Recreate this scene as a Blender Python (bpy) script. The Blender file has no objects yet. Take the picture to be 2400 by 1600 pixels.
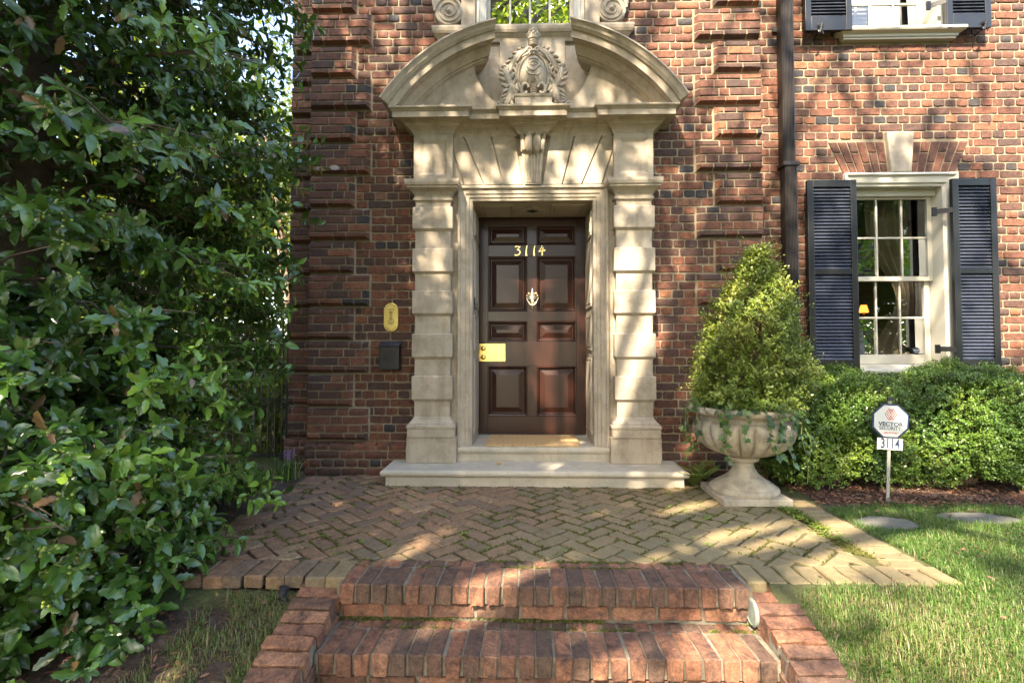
import bpy, bmesh, math, random
import numpy as np
from mathutils import Vector, Matrix, noise as mnoise

random.seed(7)
RNG = np.random.default_rng(7)
R = math.radians
sc = bpy.context.scene
COL = sc.collection

# ------------------------------------------------------------------ camera, sky, sun, exposure
cam_d = bpy.data.cameras.new('camera')
cam = bpy.data.objects.new('camera', cam_d)
COL.objects.link(cam)
cam.location = (-0.077, -4.40, 1.07)
cam.rotation_euler = (R(90 + 1.8), 0, R(1.5))
cam_d.sensor_width = 36.0
cam_d.lens = 18.0
cam_d.shift_y = -22.7 / 2400
cam_d.clip_start = 0.05
cam_d.clip_end = 2000
sc.camera = cam

SUN_AZ, SUN_EL = 20.0, 46.0       # degrees left of the doorway's axis, degrees up
SDIR = Vector((-math.sin(R(SUN_AZ)) * math.cos(R(SUN_EL)), -math.cos(R(SUN_AZ)) * math.cos(R(SUN_EL)), math.sin(R(SUN_EL))))
world = bpy.data.worlds.new('World')
sc.world = world
world.use_nodes = True
wn = world.node_tree.nodes
wl = world.node_tree.links
wn.clear()
sky_n = wn.new('ShaderNodeTexSky')
sky_n.sky_type = 'NISHITA'
sky_n.sun_disc = False
sky_n.sun_elevation = R(SUN_EL)
sky_n.sun_rotation = math.atan2(SDIR.x, SDIR.y) % (2 * math.pi)
sky_n.air_density = 1.0
sky_n.dust_density = 2.0
bg_n = wn.new('ShaderNodeBackground')
bg_n.inputs['Strength'].default_value = 0.15
wo_n = wn.new('ShaderNodeOutputWorld')
wl.new(sky_n.outputs[0], bg_n.inputs[0])
wl.new(bg_n.outputs[0], wo_n.inputs[0])

sun_d = bpy.data.lights.new('sun', 'SUN')
sun_d.energy = 3.6
sun_d.angle = R(0.6)
sun_d.color = (1.0, 0.88, 0.71)
sun = bpy.data.objects.new('sun', sun_d)
COL.objects.link(sun)
sun.rotation_euler = (-SDIR).to_track_quat('-Z', 'Y').to_euler()
sun.location = SDIR * 30

vs = sc.view_settings
vs.view_transform = 'Standard'
vs.look = 'None'
vs.exposure = 2.84
vs.gamma = 1.0
vs.use_curve_mapping = False
vs.use_white_balance = True
vs.white_balance_temperature = 6950
vs.white_balance_tint = 10
cy = sc.cycles
cy.use_denoising = True
try:
    cy.denoiser = 'OPENIMAGEDENOISE'
    cy.denoising_input_passes = 'RGB_ALBEDO_NORMAL'
    cy.denoising_prefilter = 'ACCURATE'
except Exception:
    pass
cy.max_bounces = 6
cy.diffuse_bounces = 4
cy.glossy_bounces = 3
cy.transmission_bounces = 4
cy.transparent_max_bounces = 8
cy.caustics_reflective = False
cy.caustics_refractive = False
cy.sample_clamp_indirect = 4.0

# ------------------------------------------------------------------ materials
MAT = {}

def N(nt, typ, **kw):
    n = nt.nodes.new(typ)
    for k, v in kw.items():
        if k.startswith('i_'):
            n.inputs[k[2:].replace('_', ' ')].default_value = v
        else:
            setattr(n, k, v)
    return n

def ramp(nt, fac, stops):
    n = nt.nodes.new('ShaderNodeValToRGB')
    e = n.color_ramp.elements
    while len(e) < len(stops):
        e.new(0.5)
    for i, (p, c) in enumerate(stops):
        e[i].position = p
        e[i].color = (c[0], c[1], c[2], 1) if len(c) > 2 else (c[0], c[0], c[0], 1)
    if fac is not None:
        nt.links.new(fac, n.inputs[0])
    return n.outputs[0]

def mix(nt, fac, a, b, mode='MIX'):
    n = nt.nodes.new('ShaderNodeMix')
    n.data_type = 'RGBA'
    n.blend_type = mode
    for s, v in ((0, fac), (6, a), (7, b)):
        if hasattr(v, 'links'):
            nt.links.new(v, n.inputs[s])
        elif s == 0:
            n.inputs[0].default_value = v
        else:
            n.inputs[s].default_value = (*v[:3], 1)
    return n.outputs[2]

def math_n(nt, op, a, b=None, clamp=False):
    n = nt.nodes.new('ShaderNodeMath')
    n.operation = op
    n.use_clamp = clamp
    for i, v in enumerate((a, b)):
        if v is None:
            continue
        if hasattr(v, 'links'):
            nt.links.new(v, n.inputs[i])
        else:
            n.inputs[i].default_value = v
    return n.outputs[0]

def noise_n(nt, scale, detail=4, rough=0.6, vec=None, dist=0.0):
    n = nt.nodes.new('ShaderNodeTexNoise')
    n.inputs['Scale'].default_value = scale
    n.inputs['Detail'].default_value = detail
    n.inputs['Roughness'].default_value = rough
    n.inputs['Distortion'].default_value = dist
    if vec is not None:
        nt.links.new(vec, n.inputs['Vector'])
    return n.outputs['Fac']

def pos_n(nt):
    return nt.nodes.new('ShaderNodeNewGeometry').outputs['Position']

def new_mat(name):
    m = bpy.data.materials.new(name)
    m.use_nodes = True
    nt = m.node_tree
    b = nt.nodes['Principled BSDF']
    MAT[name] = m
    return m, nt, b

def put(nt, sock, v):
    if hasattr(v, 'links'):
        nt.links.new(v, sock)
    elif isinstance(v, (tuple, list)):
        sock.default_value = (*v[:3], 1)
    else:
        sock.default_value = v

def bump(nt, b, h, strength=0.3, dist=0.01):
    n = nt.nodes.new('ShaderNodeBump')
    n.inputs['Strength'].default_value = strength
    n.inputs['Distance'].default_value = dist
    nt.links.new(h, n.inputs['Height'])
    nt.links.new(n.outputs[0], b.inputs['Normal'])

def simple(name, col, rough=0.6, metal=0.0, nscale=None, namt=0.25, bscale=None, bstr=0.2, bdist=0.004, coat=0.0, spec=0.5):
    m, nt, b = new_mat(name)
    p = pos_n(nt)
    c = col
    if nscale:
        f = noise_n(nt, nscale, 5, 0.65, p)
        dark = tuple(x * (1 - namt) for x in col)
        light = tuple(min(1, x * (1 + namt)) for x in col)
        c = ramp(nt, f, [(0.25, dark), (0.75, light)])
    put(nt, b.inputs['Base Color'], c)
    b.inputs['Roughness'].default_value = rough
    b.inputs['Metallic'].default_value = metal
    b.inputs['Coat Weight'].default_value = coat
    b.inputs['Specular IOR Level'].default_value = spec
    if bscale:
        bump(nt, b, noise_n(nt, bscale, 6, 0.6, p), bstr, bdist)
    return m

def stone_mat(name, base, stain, warm, nb=90, weather=0.5):
    m, nt, b = new_mat(name)
    p = pos_n(nt)
    big = noise_n(nt, 1.7, 4, 0.6, p, 0.6)
    mid = noise_n(nt, 9, 5, 0.7, p, 0.3)
    fine = noise_n(nt, 120, 4, 0.7, p)
    mp = N(nt, 'ShaderNodeMapping')
    mp.inputs['Scale'].default_value = (11, 11, 1.3)
    nt.links.new(p, mp.inputs[0])
    streak = noise_n(nt, 1.0, 4, 0.6, mp.outputs[0], 0.4)
    c = mix(nt, ramp(nt, big, [(0.35, (0,)), (0.7, (1,))]), base, warm)
    c = mix(nt, math_n(nt, 'MULTIPLY', ramp(nt, mid, [(0.45, (0,)), (0.8, (1,))]), weather), c, stain)
    c = mix(nt, math_n(nt, 'MULTIPLY', ramp(nt, streak, [(0.52, (0,)), (0.75, (1,))]), weather * 0.7), c, stain)
    c = mix(nt, 0.22, c, ramp(nt, fine, [(0.3, (0.25, 0.22, 0.18)), (0.7, (0.95, 0.9, 0.82))]), 'SOFT_LIGHT')
    put(nt, b.inputs['Base Color'], c)
    b.inputs['Roughness'].default_value = 0.85
    b.inputs['Specular IOR Level'].default_value = 0.25
    bump(nt, b, noise_n(nt, nb, 6, 0.7, p), 0.35, 0.003)
    return m

stone_mat('limestone', (0.358, 0.314, 0.254), (0.155, 0.128, 0.093), (0.372, 0.311, 0.24), 90, 0.75)
stone_mat('carved_stone', (0.325, 0.295, 0.245), (0.12, 0.10, 0.075), (0.38, 0.33, 0.26), 80, 0.95)
stone_mat('step_stone', (0.375, 0.345, 0.292), (0.30, 0.27, 0.21), (0.52, 0.45, 0.35), 60, 0.75)
stone_mat('cast_stone', (0.30, 0.278, 0.235), (0.12, 0.105, 0.08), (0.43, 0.365, 0.27), 70, 1.0)
stone_mat('bluestone', (0.105, 0.105, 0.095), (0.05, 0.058, 0.04), (0.14, 0.13, 0.11), 60, 0.8)

BR_WALL = [(0.0, (0.030, 0.030, 0.034)), (0.055, (0.042, 0.038, 0.040)), (0.085, (0.070, 0.042, 0.036)), (0.30, (0.096, 0.046, 0.033)),
           (0.55, (0.130, 0.055, 0.036)), (0.80, (0.172, 0.069, 0.041)), (0.95, (0.218, 0.092, 0.049)), (1.0, (0.175, 0.102, 0.067))]
BR_STEP = [(0.0, (0.095, 0.062, 0.045)), (0.3, (0.160, 0.080, 0.052)), (0.6, (0.215, 0.098, 0.058)), (1.0, (0.262, 0.134, 0.080))]
BR_PAVE = [(0.0, (0.150, 0.108, 0.080)), (0.35, (0.200, 0.122, 0.078)), (0.7, (0.250, 0.145, 0.088)), (1.0, (0.240, 0.170, 0.105))]

def brick_mat(name, stops, joined, soot=0.5, algae=0.0, pale=0.0, pit=1.0):
    m, nt, b = new_mat(name)
    p = pos_n(nt)
    if joined:
        a = N(nt, 'ShaderNodeAttribute', attribute_name='tone')
        t = a.outputs['Fac']
    else:
        t = N(nt, 'ShaderNodeAttribute', attribute_name='tone', attribute_type='OBJECT').outputs['Fac']
    c = ramp(nt, t, stops)
    blot = noise_n(nt, 14, 6, 0.7, p, 0.5)
    grain = noise_n(nt, 150, 6, 0.8, p)
    mid = noise_n(nt, 42, 6, 0.75, p, 0.8)
    c = mix(nt, math_n(nt, 'MULTIPLY', ramp(nt, blot, [(0.46, (0,)), (0.68, (1,))]), soot), c, (0.045, 0.03, 0.026))
    c = mix(nt, 0.75 * pit, c, ramp(nt, grain, [(0.34, (0.15, 0.15, 0.15)), (0.66, (0.85, 0.85, 0.85))]), 'OVERLAY')
    c = mix(nt, 0.6, c, ramp(nt, mid, [(0.36, (0.2, 0.2, 0.22)), (0.64, (0.8, 0.78, 0.74))]), 'OVERLAY')
    if pale:
        sm = noise_n(nt, 33, 5, 0.8, p, 0.8)
        c = mix(nt, math_n(nt, 'MULTIPLY', ramp(nt, sm, [(0.64, (0,)), (0.72, (1,))]), pale), c, (0.42, 0.36, 0.29))
    if algae:
        sx = N(nt, 'ShaderNodeSeparateXYZ')
        nt.links.new(p, sx.inputs[0])
        big = noise_n(nt, 1.3, 4, 0.6, p, 0.5)
        f = math_n(nt, 'ADD', math_n(nt, 'MULTIPLY', sx.outputs[0], 0.36), math_n(nt, 'MULTIPLY', big, 1.15))
        f = math_n(nt, 'SUBTRACT', f, math_n(nt, 'MULTIPLY', sx.outputs[1], 0.28))
        f = math_n(nt, 'SUBTRACT', f, 0.52, True)
        f = math_n(nt, 'MULTIPLY', f, 1.45, True)
        fine = noise_n(nt, 45, 5, 0.75, p, 0.3)
        f = math_n(nt, 'MULTIPLY', f, ramp(nt, fine, [(0.28, (0.45,)), (0.6, (1,))]))
        c = mix(nt, math_n(nt, 'MULTIPLY', f, algae), c, (0.178, 0.162, 0.080))
        spots = noise_n(nt, 24, 5, 0.8, p, 1.0)
        c = mix(nt, math_n(nt, 'MULTIPLY', ramp(nt, spots, [(0.66, (0,)), (0.72, (1,))]), 0.8), c, (0.045, 0.042, 0.03))
    put(nt, b.inputs['Base Color'], c)
    b.inputs['Roughness'].default_value = 0.82
    b.inputs['Specular IOR Level'].default_value = 0.3
    h = math_n(nt, 'ADD', noise_n(nt, 38, 6, 0.75, p, 0.6), math_n(nt, 'MULTIPLY', grain, 0.35))
    bump(nt, b, h, 0.75 * pit, 0.008)
    return m

for nm, st, kw in (('brick_wall', BR_WALL, dict(soot=0.72, pale=0.18)), ('brick_step', BR_STEP, dict(soot=0.9, pale=0.2, pit=0.55)), ('brick_paver', BR_PAVE, dict(soot=0.3, algae=0.72, pit=0.5))):
    brick_mat(nm, st, False, **kw)
    brick_mat(nm + '_j', st, True, **kw)
simple('mortar', (0.235, 0.196, 0.132), 0.95, 0, 8, 0.4, 130, 0.9, 0.006)
simple('mortar_step', (0.165, 0.145, 0.108), 0.95, 0, 14, 0.6, 110, 0.9, 0.006)
simple('cream_paint', (0.43, 0.41, 0.345), 0.38, 0, 3, 0.06, 40, 0.05, 0.002)
simple('stone_paint', (0.385, 0.335, 0.27), 0.6, 0, 4, 0.08, 60, 0.1, 0.002)
simple('shutter_paint', (0.0068, 0.0075, 0.0082), 0.36, 0, 20, 0.2, 60, 0.08, 0.002)
simple('sky_sheen_paint', (0.031, 0.036, 0.052), 0.25, 0, 20, 0.2, 60, 0.08, 0.002)  # dark shutter paint with the blue sky reflection put into its colour
simple('black_iron', (0.012, 0.012, 0.013), 0.42, 0.2, 30, 0.3, 90, 0.3, 0.002)
simple('brass', (0.80, 0.58, 0.20), 0.24, 1.0, 18, 0.12, 25, 0.25, 0.002)
simple('plaque_brass', (0.52, 0.40, 0.13), 0.38, 0.75, 12, 0.15, 60, 0.1, 0.002)
simple('plaque_dark', (0.10, 0.08, 0.02), 0.6)
simple('knocker_metal', (0.80, 0.70, 0.50), 0.3, 0.9)
simple('gilt', (0.86, 0.67, 0.27), 0.3, 0.85)
simple('coir', (0.50, 0.335, 0.165), 0.95, 0, 60, 0.4, 220, 1.0, 0.006)
simple('bark', (0.11, 0.085, 0.065), 0.9, 0, 14, 0.5, 26, 1.0, 0.02)
simple('bark_tan', (0.30, 0.215, 0.15), 0.75, 0, 6, 0.35, 12, 0.5, 0.01)
simple('twig', (0.13, 0.085, 0.05), 0.8)
simple('twig_green', (0.16, 0.20, 0.05), 0.6)
simple('soil', (0.070, 0.046, 0.033), 0.95, 0, 20, 0.5, 60, 1.0, 0.02)
simple('sign_white', (0.55, 0.56, 0.53), 0.4)
simple('sign_navy', (0.022, 0.035, 0.075), 0.4)
simple('sign_red', (0.36, 0.03, 0.03), 0.5)
simple('sign_black', (0.02, 0.02, 0.028), 0.5)
simple('stake_grey', (0.27, 0.26, 0.22), 0.6)
simple('verdigris', (0.20, 0.235, 0.20), 0.7, 0.2, 25, 0.35, 60, 0.3, 0.003)
simple('room_wall', (0.16, 0.125, 0.095), 0.9)
simple('curtain_cloth', (0.17, 0.13, 0.09), 0.9, 0, 8, 0.2)
simple('blind_white', (0.46, 0.42, 0.31), 0.5)
simple('frond', (0.20, 0.27, 0.045), 0.5)
simple('yellow_leaf', (0.48, 0.27, 0.03), 0.6, 0, 60, 0.3)
simple('orange_leaf', (0.50, 0.22, 0.03), 0.6, 0, 60, 0.3)
simple('violet', (0.22, 0.15, 0.32), 0.7)
simple('lamp_metal', (0.3, 0.2, 0.08), 0.3, 1.0)
simple('pot_soil', (0.05, 0.035, 0.025), 0.95)

# door paint: dark oxblood brown, brushed gloss
m, nt, b = new_mat('door_paint')
p = pos_n(nt)
mp = N(nt, 'ShaderNodeMapping')
mp.inputs['Scale'].default_value = (90, 30, 4)
nt.links.new(p, mp.inputs[0])
g = noise_n(nt, 1.0, 5, 0.65, mp.outputs[0])
put(nt, b.inputs['Base Color'], ramp(nt, g, [(0.2, (0.018, 0.0072, 0.0052)), (0.8, (0.043, 0.0142, 0.0094))]))
b.inputs['Roughness'].default_value = 0.30
b.inputs['Coat Weight'].default_value = 0.25
b.inputs['Coat Roughness'].default_value = 0.18
b.inputs['Specular IOR Level'].default_value = 0.3
bump(nt, b, g, 0.12, 0.002)

# downspout: weathered dark copper
m, nt, b = new_mat('old_copper')
p = pos_n(nt)
mp = N(nt, 'ShaderNodeMapping')
mp.inputs['Scale'].default_value = (25, 25, 2.2)
nt.links.new(p, mp.inputs[0])
g = noise_n(nt, 1.0, 5, 0.6, mp.outputs[0])
put(nt, b.inputs['Base Color'], ramp(nt, g, [(0.25, (0.015, 0.0135, 0.013)), (0.55, (0.028, 0.023, 0.021)), (0.8, (0.062, 0.050, 0.041))]))
b.inputs['Roughness'].default_value = 0.45
b.inputs['Metallic'].default_value = 0.35

# window glass: clear pane that mirrors the yard
m, nt, b = new_mat('glass')
nt.nodes.remove(b)
tr = N(nt, 'ShaderNodeBsdfTransparent')
tr.inputs[0].default_value = (0.93, 0.95, 0.94, 1)
gl = N(nt, 'ShaderNodeBsdfGlossy')
gl.inputs['Roughness'].default_value = 0.0
gl.inputs['Color'].default_value = (1, 1, 1, 1)
p = pos_n(nt)
bn = N(nt, 'ShaderNodeBump')
bn.inputs['Strength'].default_value = 0.06
bn.inputs['Distance'].default_value = 0.02
nt.links.new(noise_n(nt, 2.6, 2, 0.5, p), bn.inputs['Height'])
nt.links.new(bn.outputs[0], gl.inputs['Normal'])
fr = N(nt, 'ShaderNodeFresnel')
fr.inputs[0].default_value = 2.0
ms = N(nt, 'ShaderNodeMixShader')
nt.links.new(fr.outputs[0], ms.inputs[0])
nt.links.new(tr.outputs[0], ms.inputs[1])
nt.links.new(gl.outputs[0], ms.inputs[2])
nt.links.new(ms.outputs[0], nt.nodes['Material Output'].inputs[0])

# lit lampshades
for nm, col, e in (('shade_cream', (1.0, 0.62, 0.27), 0.35), ('shade_orange', (1.0, 0.30, 0.05), 0.5)):
    m, nt, b = new_mat(nm)
    b.inputs['Base Color'].default_value = (0.75, 0.6, 0.42, 1)
    b.inputs['Emission Color'].default_value = (*col, 1)
    b.inputs['Emission Strength'].default_value = e

def leaf_mat(name, stops, rough=0.4, trans=0.25, tcol=(0.35, 0.5, 0.05), coat=0.0, backc=None):
    m, nt, b = new_mat(name)
    a = N(nt, 'ShaderNodeAttribute', attribute_name='tone')
    c = ramp(nt, a.outputs['Fac'], stops)
    p = pos_n(nt)
    c = mix(nt, 0.35, c, ramp(nt, noise_n(nt, 60, 3, 0.6, p), [(0.3, (0.3, 0.3, 0.3)), (0.7, (0.7, 0.7, 0.7))]), 'OVERLAY')
    if backc:
        bf = nt.nodes.new('ShaderNodeNewGeometry').outputs['Backfacing']
        c = mix(nt, math_n(nt, 'MULTIPLY', bf, 0.7), c, backc)
    put(nt, b.inputs['Base Color'], c)
    b.inputs['Roughness'].default_value = rough
    b.inputs['Coat Weight'].default_value = coat
    b.inputs['Coat Roughness'].default_value = 0.2
    b.inputs['Specular IOR Level'].default_value = 0.4
    tl = N(nt, 'ShaderNodeBsdfTranslucent')
    put(nt, tl.inputs[0], mix(nt, 0.5, c, tcol))
    ms = N(nt, 'ShaderNodeMixShader')
    ms.inputs[0].default_value = trans
    nt.links.new(b.outputs[0], ms.inputs[1])
    nt.links.new(tl.outputs[0], ms.inputs[2])
    nt.links.new(ms.outputs[0], nt.nodes['Material Output'].inputs[0])
    return m

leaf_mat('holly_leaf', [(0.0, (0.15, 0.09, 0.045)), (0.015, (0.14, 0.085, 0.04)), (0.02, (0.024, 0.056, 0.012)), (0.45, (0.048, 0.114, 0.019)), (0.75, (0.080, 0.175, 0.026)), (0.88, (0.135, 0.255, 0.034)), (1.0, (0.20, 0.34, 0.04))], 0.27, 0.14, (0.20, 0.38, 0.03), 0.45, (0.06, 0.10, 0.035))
leaf_mat('box_leaf', [(0.0, (0.040, 0.088, 0.018)), (0.5, (0.092, 0.172, 0.026)), (1.0, (0.20, 0.275, 0.040))], 0.4, 0.25, (0.32, 0.42, 0.04), 0.1)
leaf_mat('box_leaf_yellow', [(0.0, (0.080, 0.130, 0.022)), (0.5, (0.175, 0.240, 0.038)), (1.0, (0.31, 0.345, 0.07))], 0.42, 0.25, (0.42, 0.44, 0.05), 0.1)
leaf_mat('ivy_leaf', [(0.0, (0.025, 0.055, 0.022)), (0.5, (0.05, 0.10, 0.035)), (1.0, (0.12, 0.19, 0.04))], 0.42, 0.2, (0.2, 0.32, 0.04), 0.1)
leaf_mat('tree_leaf', [(0.0, (0.035, 0.075, 0.012)), (0.5, (0.065, 0.125, 0.018)), (1.0, (0.12, 0.19, 0.025))], 0.45, 0.4, (0.38, 0.48, 0.03))
leaf_mat('garden_leaf', [(0.0, (0.03, 0.06, 0.010)), (0.5, (0.07, 0.12, 0.016)), (1.0, (0.15, 0.19, 0.025))], 0.45, 0.4, (0.34, 0.40, 0.04))
leaf_mat('grass_blade', [(0.0, (0.042, 0.098, 0.018)), (0.45, (0.085, 0.165, 0.030)), (0.72, (0.145, 0.215, 0.052)), (0.82, (0.20, 0.185, 0.085)), (1.0, (0.25, 0.205, 0.11))], 0.5, 0.3, (0.28, 0.38, 0.06))
leaf_mat('moss_green', [(0.0, (0.070, 0.058, 0.020)), (0.5, (0.090, 0.092, 0.020)), (1.0, (0.125, 0.140, 0.022))], 0.9, 0.05)
leaf_mat('mulch_chip', [(0.0, (0.055, 0.026, 0.016)), (0.5, (0.125, 0.055, 0.032)), (1.0, (0.24, 0.125, 0.075))], 0.85, 0.0)

# joint bed under the pavers: dark earth with moss
m, nt, b = new_mat('joint_bed')
p = pos_n(nt)
f = noise_n(nt, 3.2, 4, 0.6, p, 0.5)
c = mix(nt, ramp(nt, f, [(0.36, (0,)), (0.52, (1,))]), (0.050, 0.038, 0.026), (0.078, 0.072, 0.022))
c = mix(nt, 0.5, c, ramp(nt, noise_n(nt, 120, 4, 0.7, p), [(0.3, (0.25, 0.25, 0.25)), (0.7, (0.75, 0.75, 0.75))]), 'OVERLAY')
put(nt, b.inputs['Base Color'], c)
b.inputs['Roughness'].default_value = 0.95
bump(nt, b, noise_n(nt, 160, 5, 0.7, p), 0.9, 0.006)

# ground: thin turf over brown earth
m, nt, b = new_mat('ground')
p = pos_n(nt)
f = noise_n(nt, 1.6, 5, 0.65, p, 0.4)
c = ramp(nt, f, [(0.3, (0.075, 0.058, 0.034)), (0.5, (0.085, 0.085, 0.030)), (0.7, (0.070, 0.105, 0.026))])
c = mix(nt, 0.45, c, ramp(nt, noise_n(nt, 55, 5, 0.7, p), [(0.3, (0.2, 0.2, 0.2)), (0.7, (0.8, 0.8, 0.8))]), 'OVERLAY')
put(nt, b.inputs['Base Color'], c)
b.inputs['Roughness'].default_value = 0.95
bump(nt, b, noise_n(nt, 70, 5, 0.7, p), 0.8, 0.02)

# ------------------------------------------------------------------ object helpers
def tag(o, label=None, cat=None, group=None, kind=None):
    for k, v in (('label', label), ('category', cat), ('group', group), ('kind', kind)):
        if v:
            o[k] = v
    return o

def empty(name, loc=(0, 0, 0), parent=None):
    o = bpy.data.objects.new(name, None)
    o.empty_display_size = 0.1
    COL.objects.link(o)
    o.location = loc
    if parent:
        o.parent = parent
    return o

def link(name, me, parent=None, mat=None, M=None):
    o = bpy.data.objects.new(name, me)
    COL.objects.link(o)
    if mat and not me.materials:
        me.materials.append(MAT[mat])
    if parent:
        o.parent = parent
        o.matrix_parent_inverse = parent_inv(parent)
    if M is not None:
        o.matrix_basis = M
    return o

def parent_inv(p):
    m = Matrix.Identity(4)
    chain = []
    while p is not None:
        chain.append(p)
        p = p.parent
    for q in reversed(chain):
        m = m @ q.matrix_parent_inverse @ q.matrix_basis
    return m.inverted()

class MB:
    def __init__(s):
        s.V, s.F, s.T = [], [], []
    def add(s, vs, fs, tone=0.5):
        n = len(s.V)
        s.V.extend([tuple(v) for v in vs])
        s.F.extend([tuple(i + n for i in f) for f in fs])
        s.T.extend([tone] * len(fs))
        return s
    def box(s, x0, x1, y0, y1, z0, z1):
        return s.add([(x0, y0, z0), (x1, y0, z0), (x1, y1, z0), (x0, y1, z0), (x0, y0, z1), (x1, y0, z1), (x1, y1, z1), (x0, y1, z1)],
                     [(0, 3, 2, 1), (4, 5, 6, 7), (0, 1, 5, 4), (1, 2, 6, 5), (2, 3, 7, 6), (3, 0, 4, 7)])
    def rings(s, rings, closed=True, cap0=True, cap1=True):
        n = len(rings[0])
        vs = [v for r in rings for v in r]
        fs = []
        for i in range(len(rings) - 1):
            for j in range(n if closed else n - 1):
                k = (j + 1) % n
                fs.append((i * n + j, i * n + k, (i + 1) * n + k, (i + 1) * n + j))
        if cap0:
            fs.append(tuple(reversed(range(n))))
        if cap1:
            fs.append(tuple(range((len(rings) - 1) * n, len(rings) * n)))
        return s.add(vs, fs)
    def plan(s, path, prof, cap=True):
        """sweep profile (out, z) round a plan path (open at the wall); path runs with the outside on its right hand"""
        nrm = []
        for a, b in zip(path[:-1], path[1:]):
            d = Vector((b[0] - a[0], b[1] - a[1])).normalized()
            nrm.append((d.y, -d.x))
        rings = []
        for o, z in prof:
            r = []
            for i, p in enumerate(path):
                if i == 0:
                    n = nrm[0]
                elif i == len(path) - 1:
                    n = nrm[-1]
                else:
                    n = (nrm[i - 1][0] + nrm[i][0], nrm[i - 1][1] + nrm[i][1]) if abs(nrm[i - 1][0] * nrm[i][0] + nrm[i - 1][1] * nrm[i][1]) < 0.5 else nrm[i]
                r.append((p[0] + n[0] * o, p[1] + n[1] * o, z))
            rings.append(r)
        return s.rings(rings, False, cap, cap)
    def ubox(s, x0, x1, yf, yb, prof):
        return s.plan([(x0, yb), (x0, yf), (x1, yf), (x1, yb)], prof)
    def frame(s, x0, x1, z0, z1, prof, bottom=False):
        """moulding round an opening: profile points (out from the opening, y); open at the foot unless bottom"""
        rings = []
        for o, y in prof:
            if bottom:
                rings.append([(x0 - o, y, z0 - o), (x0 - o, y, z1 + o), (x1 + o, y, z1 + o), (x1 + o, y, z0 - o)])
            else:
                rings.append([(x0 - o, y, z0), (x0 - o, y, z1 + o), (x1 + o, y, z1 + o), (x1 + o, y, z0)])
        n = 4
        vs = [v for r in rings for v in r]
        fs = []
        m_ = len(rings)
        for i in range(m_):
            i2 = (i + 1) % m_
            for j in range(4 if bottom else 3):
                k = (j + 1) % 4
                fs.append((i * n + j, i2 * n + j, i2 * n + k, i * n + k))
        if not bottom:
            fs.append(tuple(i * n for i in range(m_)))
            fs.append(tuple(i * n + 3 for i in reversed(range(m_))))
        return s.add(vs, fs)
    def tube(s, pts, rad, seg=8, cap=True):
        pts = [Vector(p) for p in pts]
        if not hasattr(rad, '__len__'):
            rad = [rad] * len(pts)
        rings = []
        u = None
        for i, p in enumerate(pts):
            d = (pts[min(i + 1, len(pts) - 1)] - pts[max(i - 1, 0)]).normalized()
            if u is None:
                u = d.orthogonal().normalized()
            else:
                u = (u - d * u.dot(d))
                u = u.normalized() if u.length > 1e-6 else d.orthogonal().normalized()
            w = d.cross(u)
            rings.append([p + (u * math.cos(2 * math.pi * k / seg) + w * math.sin(2 * math.pi * k / seg)) * rad[i] for k in range(seg)])
        return s.rings(rings, True, cap, cap)
    def lathe(s, prof, c=(0, 0, 0), seg=48, fn=None, cap0=True, cap1=True):
        rings = []
        for i, (r, z) in enumerate(prof):
            ring = []
            for k in range(seg):
                a = 2 * math.pi * k / seg
                rr, zz = (r, z) if fn is None else fn(r, z, a, i)
                ring.append((c[0] + rr * math.cos(a), c[1] + rr * math.sin(a), c[2] + zz))
            rings.append(ring)
        return s.rings(rings, True, cap0, cap1)
    def prism(s, poly, y0, y1, inset=0.0, dep=0.0):
        """poly of (x, z), counter-clockwise seen from -y; front at y0, back at y1; optional chamfered front edge"""
        rings = [[(x, y1, z) for x, z in poly]]
        if inset:
            rings.append([(x, y0 + dep, z) for x, z in poly])
            rings.append([(x, y0, z) for x, z in inset_poly(poly, inset)])
        else:
            rings.append([(x, y0, z) for x, z in poly])
        return s.rings(rings)
    def blob(s, c, r, seg=10, rg=7, jit=0.0, rot=None):
        rr = r if hasattr(r, '__len__') else (r, r, r)
        rings = []
        for i in range(1, rg):
            t = math.pi * i / rg
            ring = []
            for k in range(seg):
                a = 2 * math.pi * k / seg
                j = 1 + random.uniform(-jit, jit)
                v = Vector((math.sin(t) * math.cos(a) * rr[0] * j, math.sin(t) * math.sin(a) * rr[1] * j, -math.cos(t) * rr[2] * j))
                if rot:
                    v = rot @ v
                ring.append((c[0] + v.x, c[1] + v.y, c[2] + v.z))
            rings.append(ring)
        return s.rings(rings)
    def build(s, name, mat, parent=None, smooth=False, bevel=0.0, seg=2, angle=30):
        me = bpy.data.meshes.new(name)
        me.from_pydata(s.V, [], s.F)
        bm = bmesh.new()
        bm.from_mesh(me)
        bmesh.ops.recalc_face_normals(bm, faces=bm.faces)
        bm.to_mesh(me)
        bm.free()
        o = link(name, me, parent, mat)
        if smooth:
            me.polygons.foreach_set('use_smooth', [True] * len(me.polygons))
            md = o.modifiers.new('edge', 'EDGE_SPLIT')
            md.split_angle = R(angle)
        if bevel:
            md = o.modifiers.new('bevel', 'BEVEL')
            md.width = bevel
            md.segments = seg
            md.limit_method = 'ANGLE'
            md.angle_limit = R(35)
        return o

def inset_poly(poly, d):
    n = len(poly)
    cx = sum(p[0] for p in poly) / n
    cz = sum(p[1] for p in poly) / n
    out = []
    for x, z in poly:
        v = Vector((x - cx, z - cz))
        l = v.length
        k = max(0.0, 1 - d * 1.3 / l) if l > 1e-6 else 1
        out.append((cx + v.x * k, cz + v.y * k))
    return out

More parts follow.
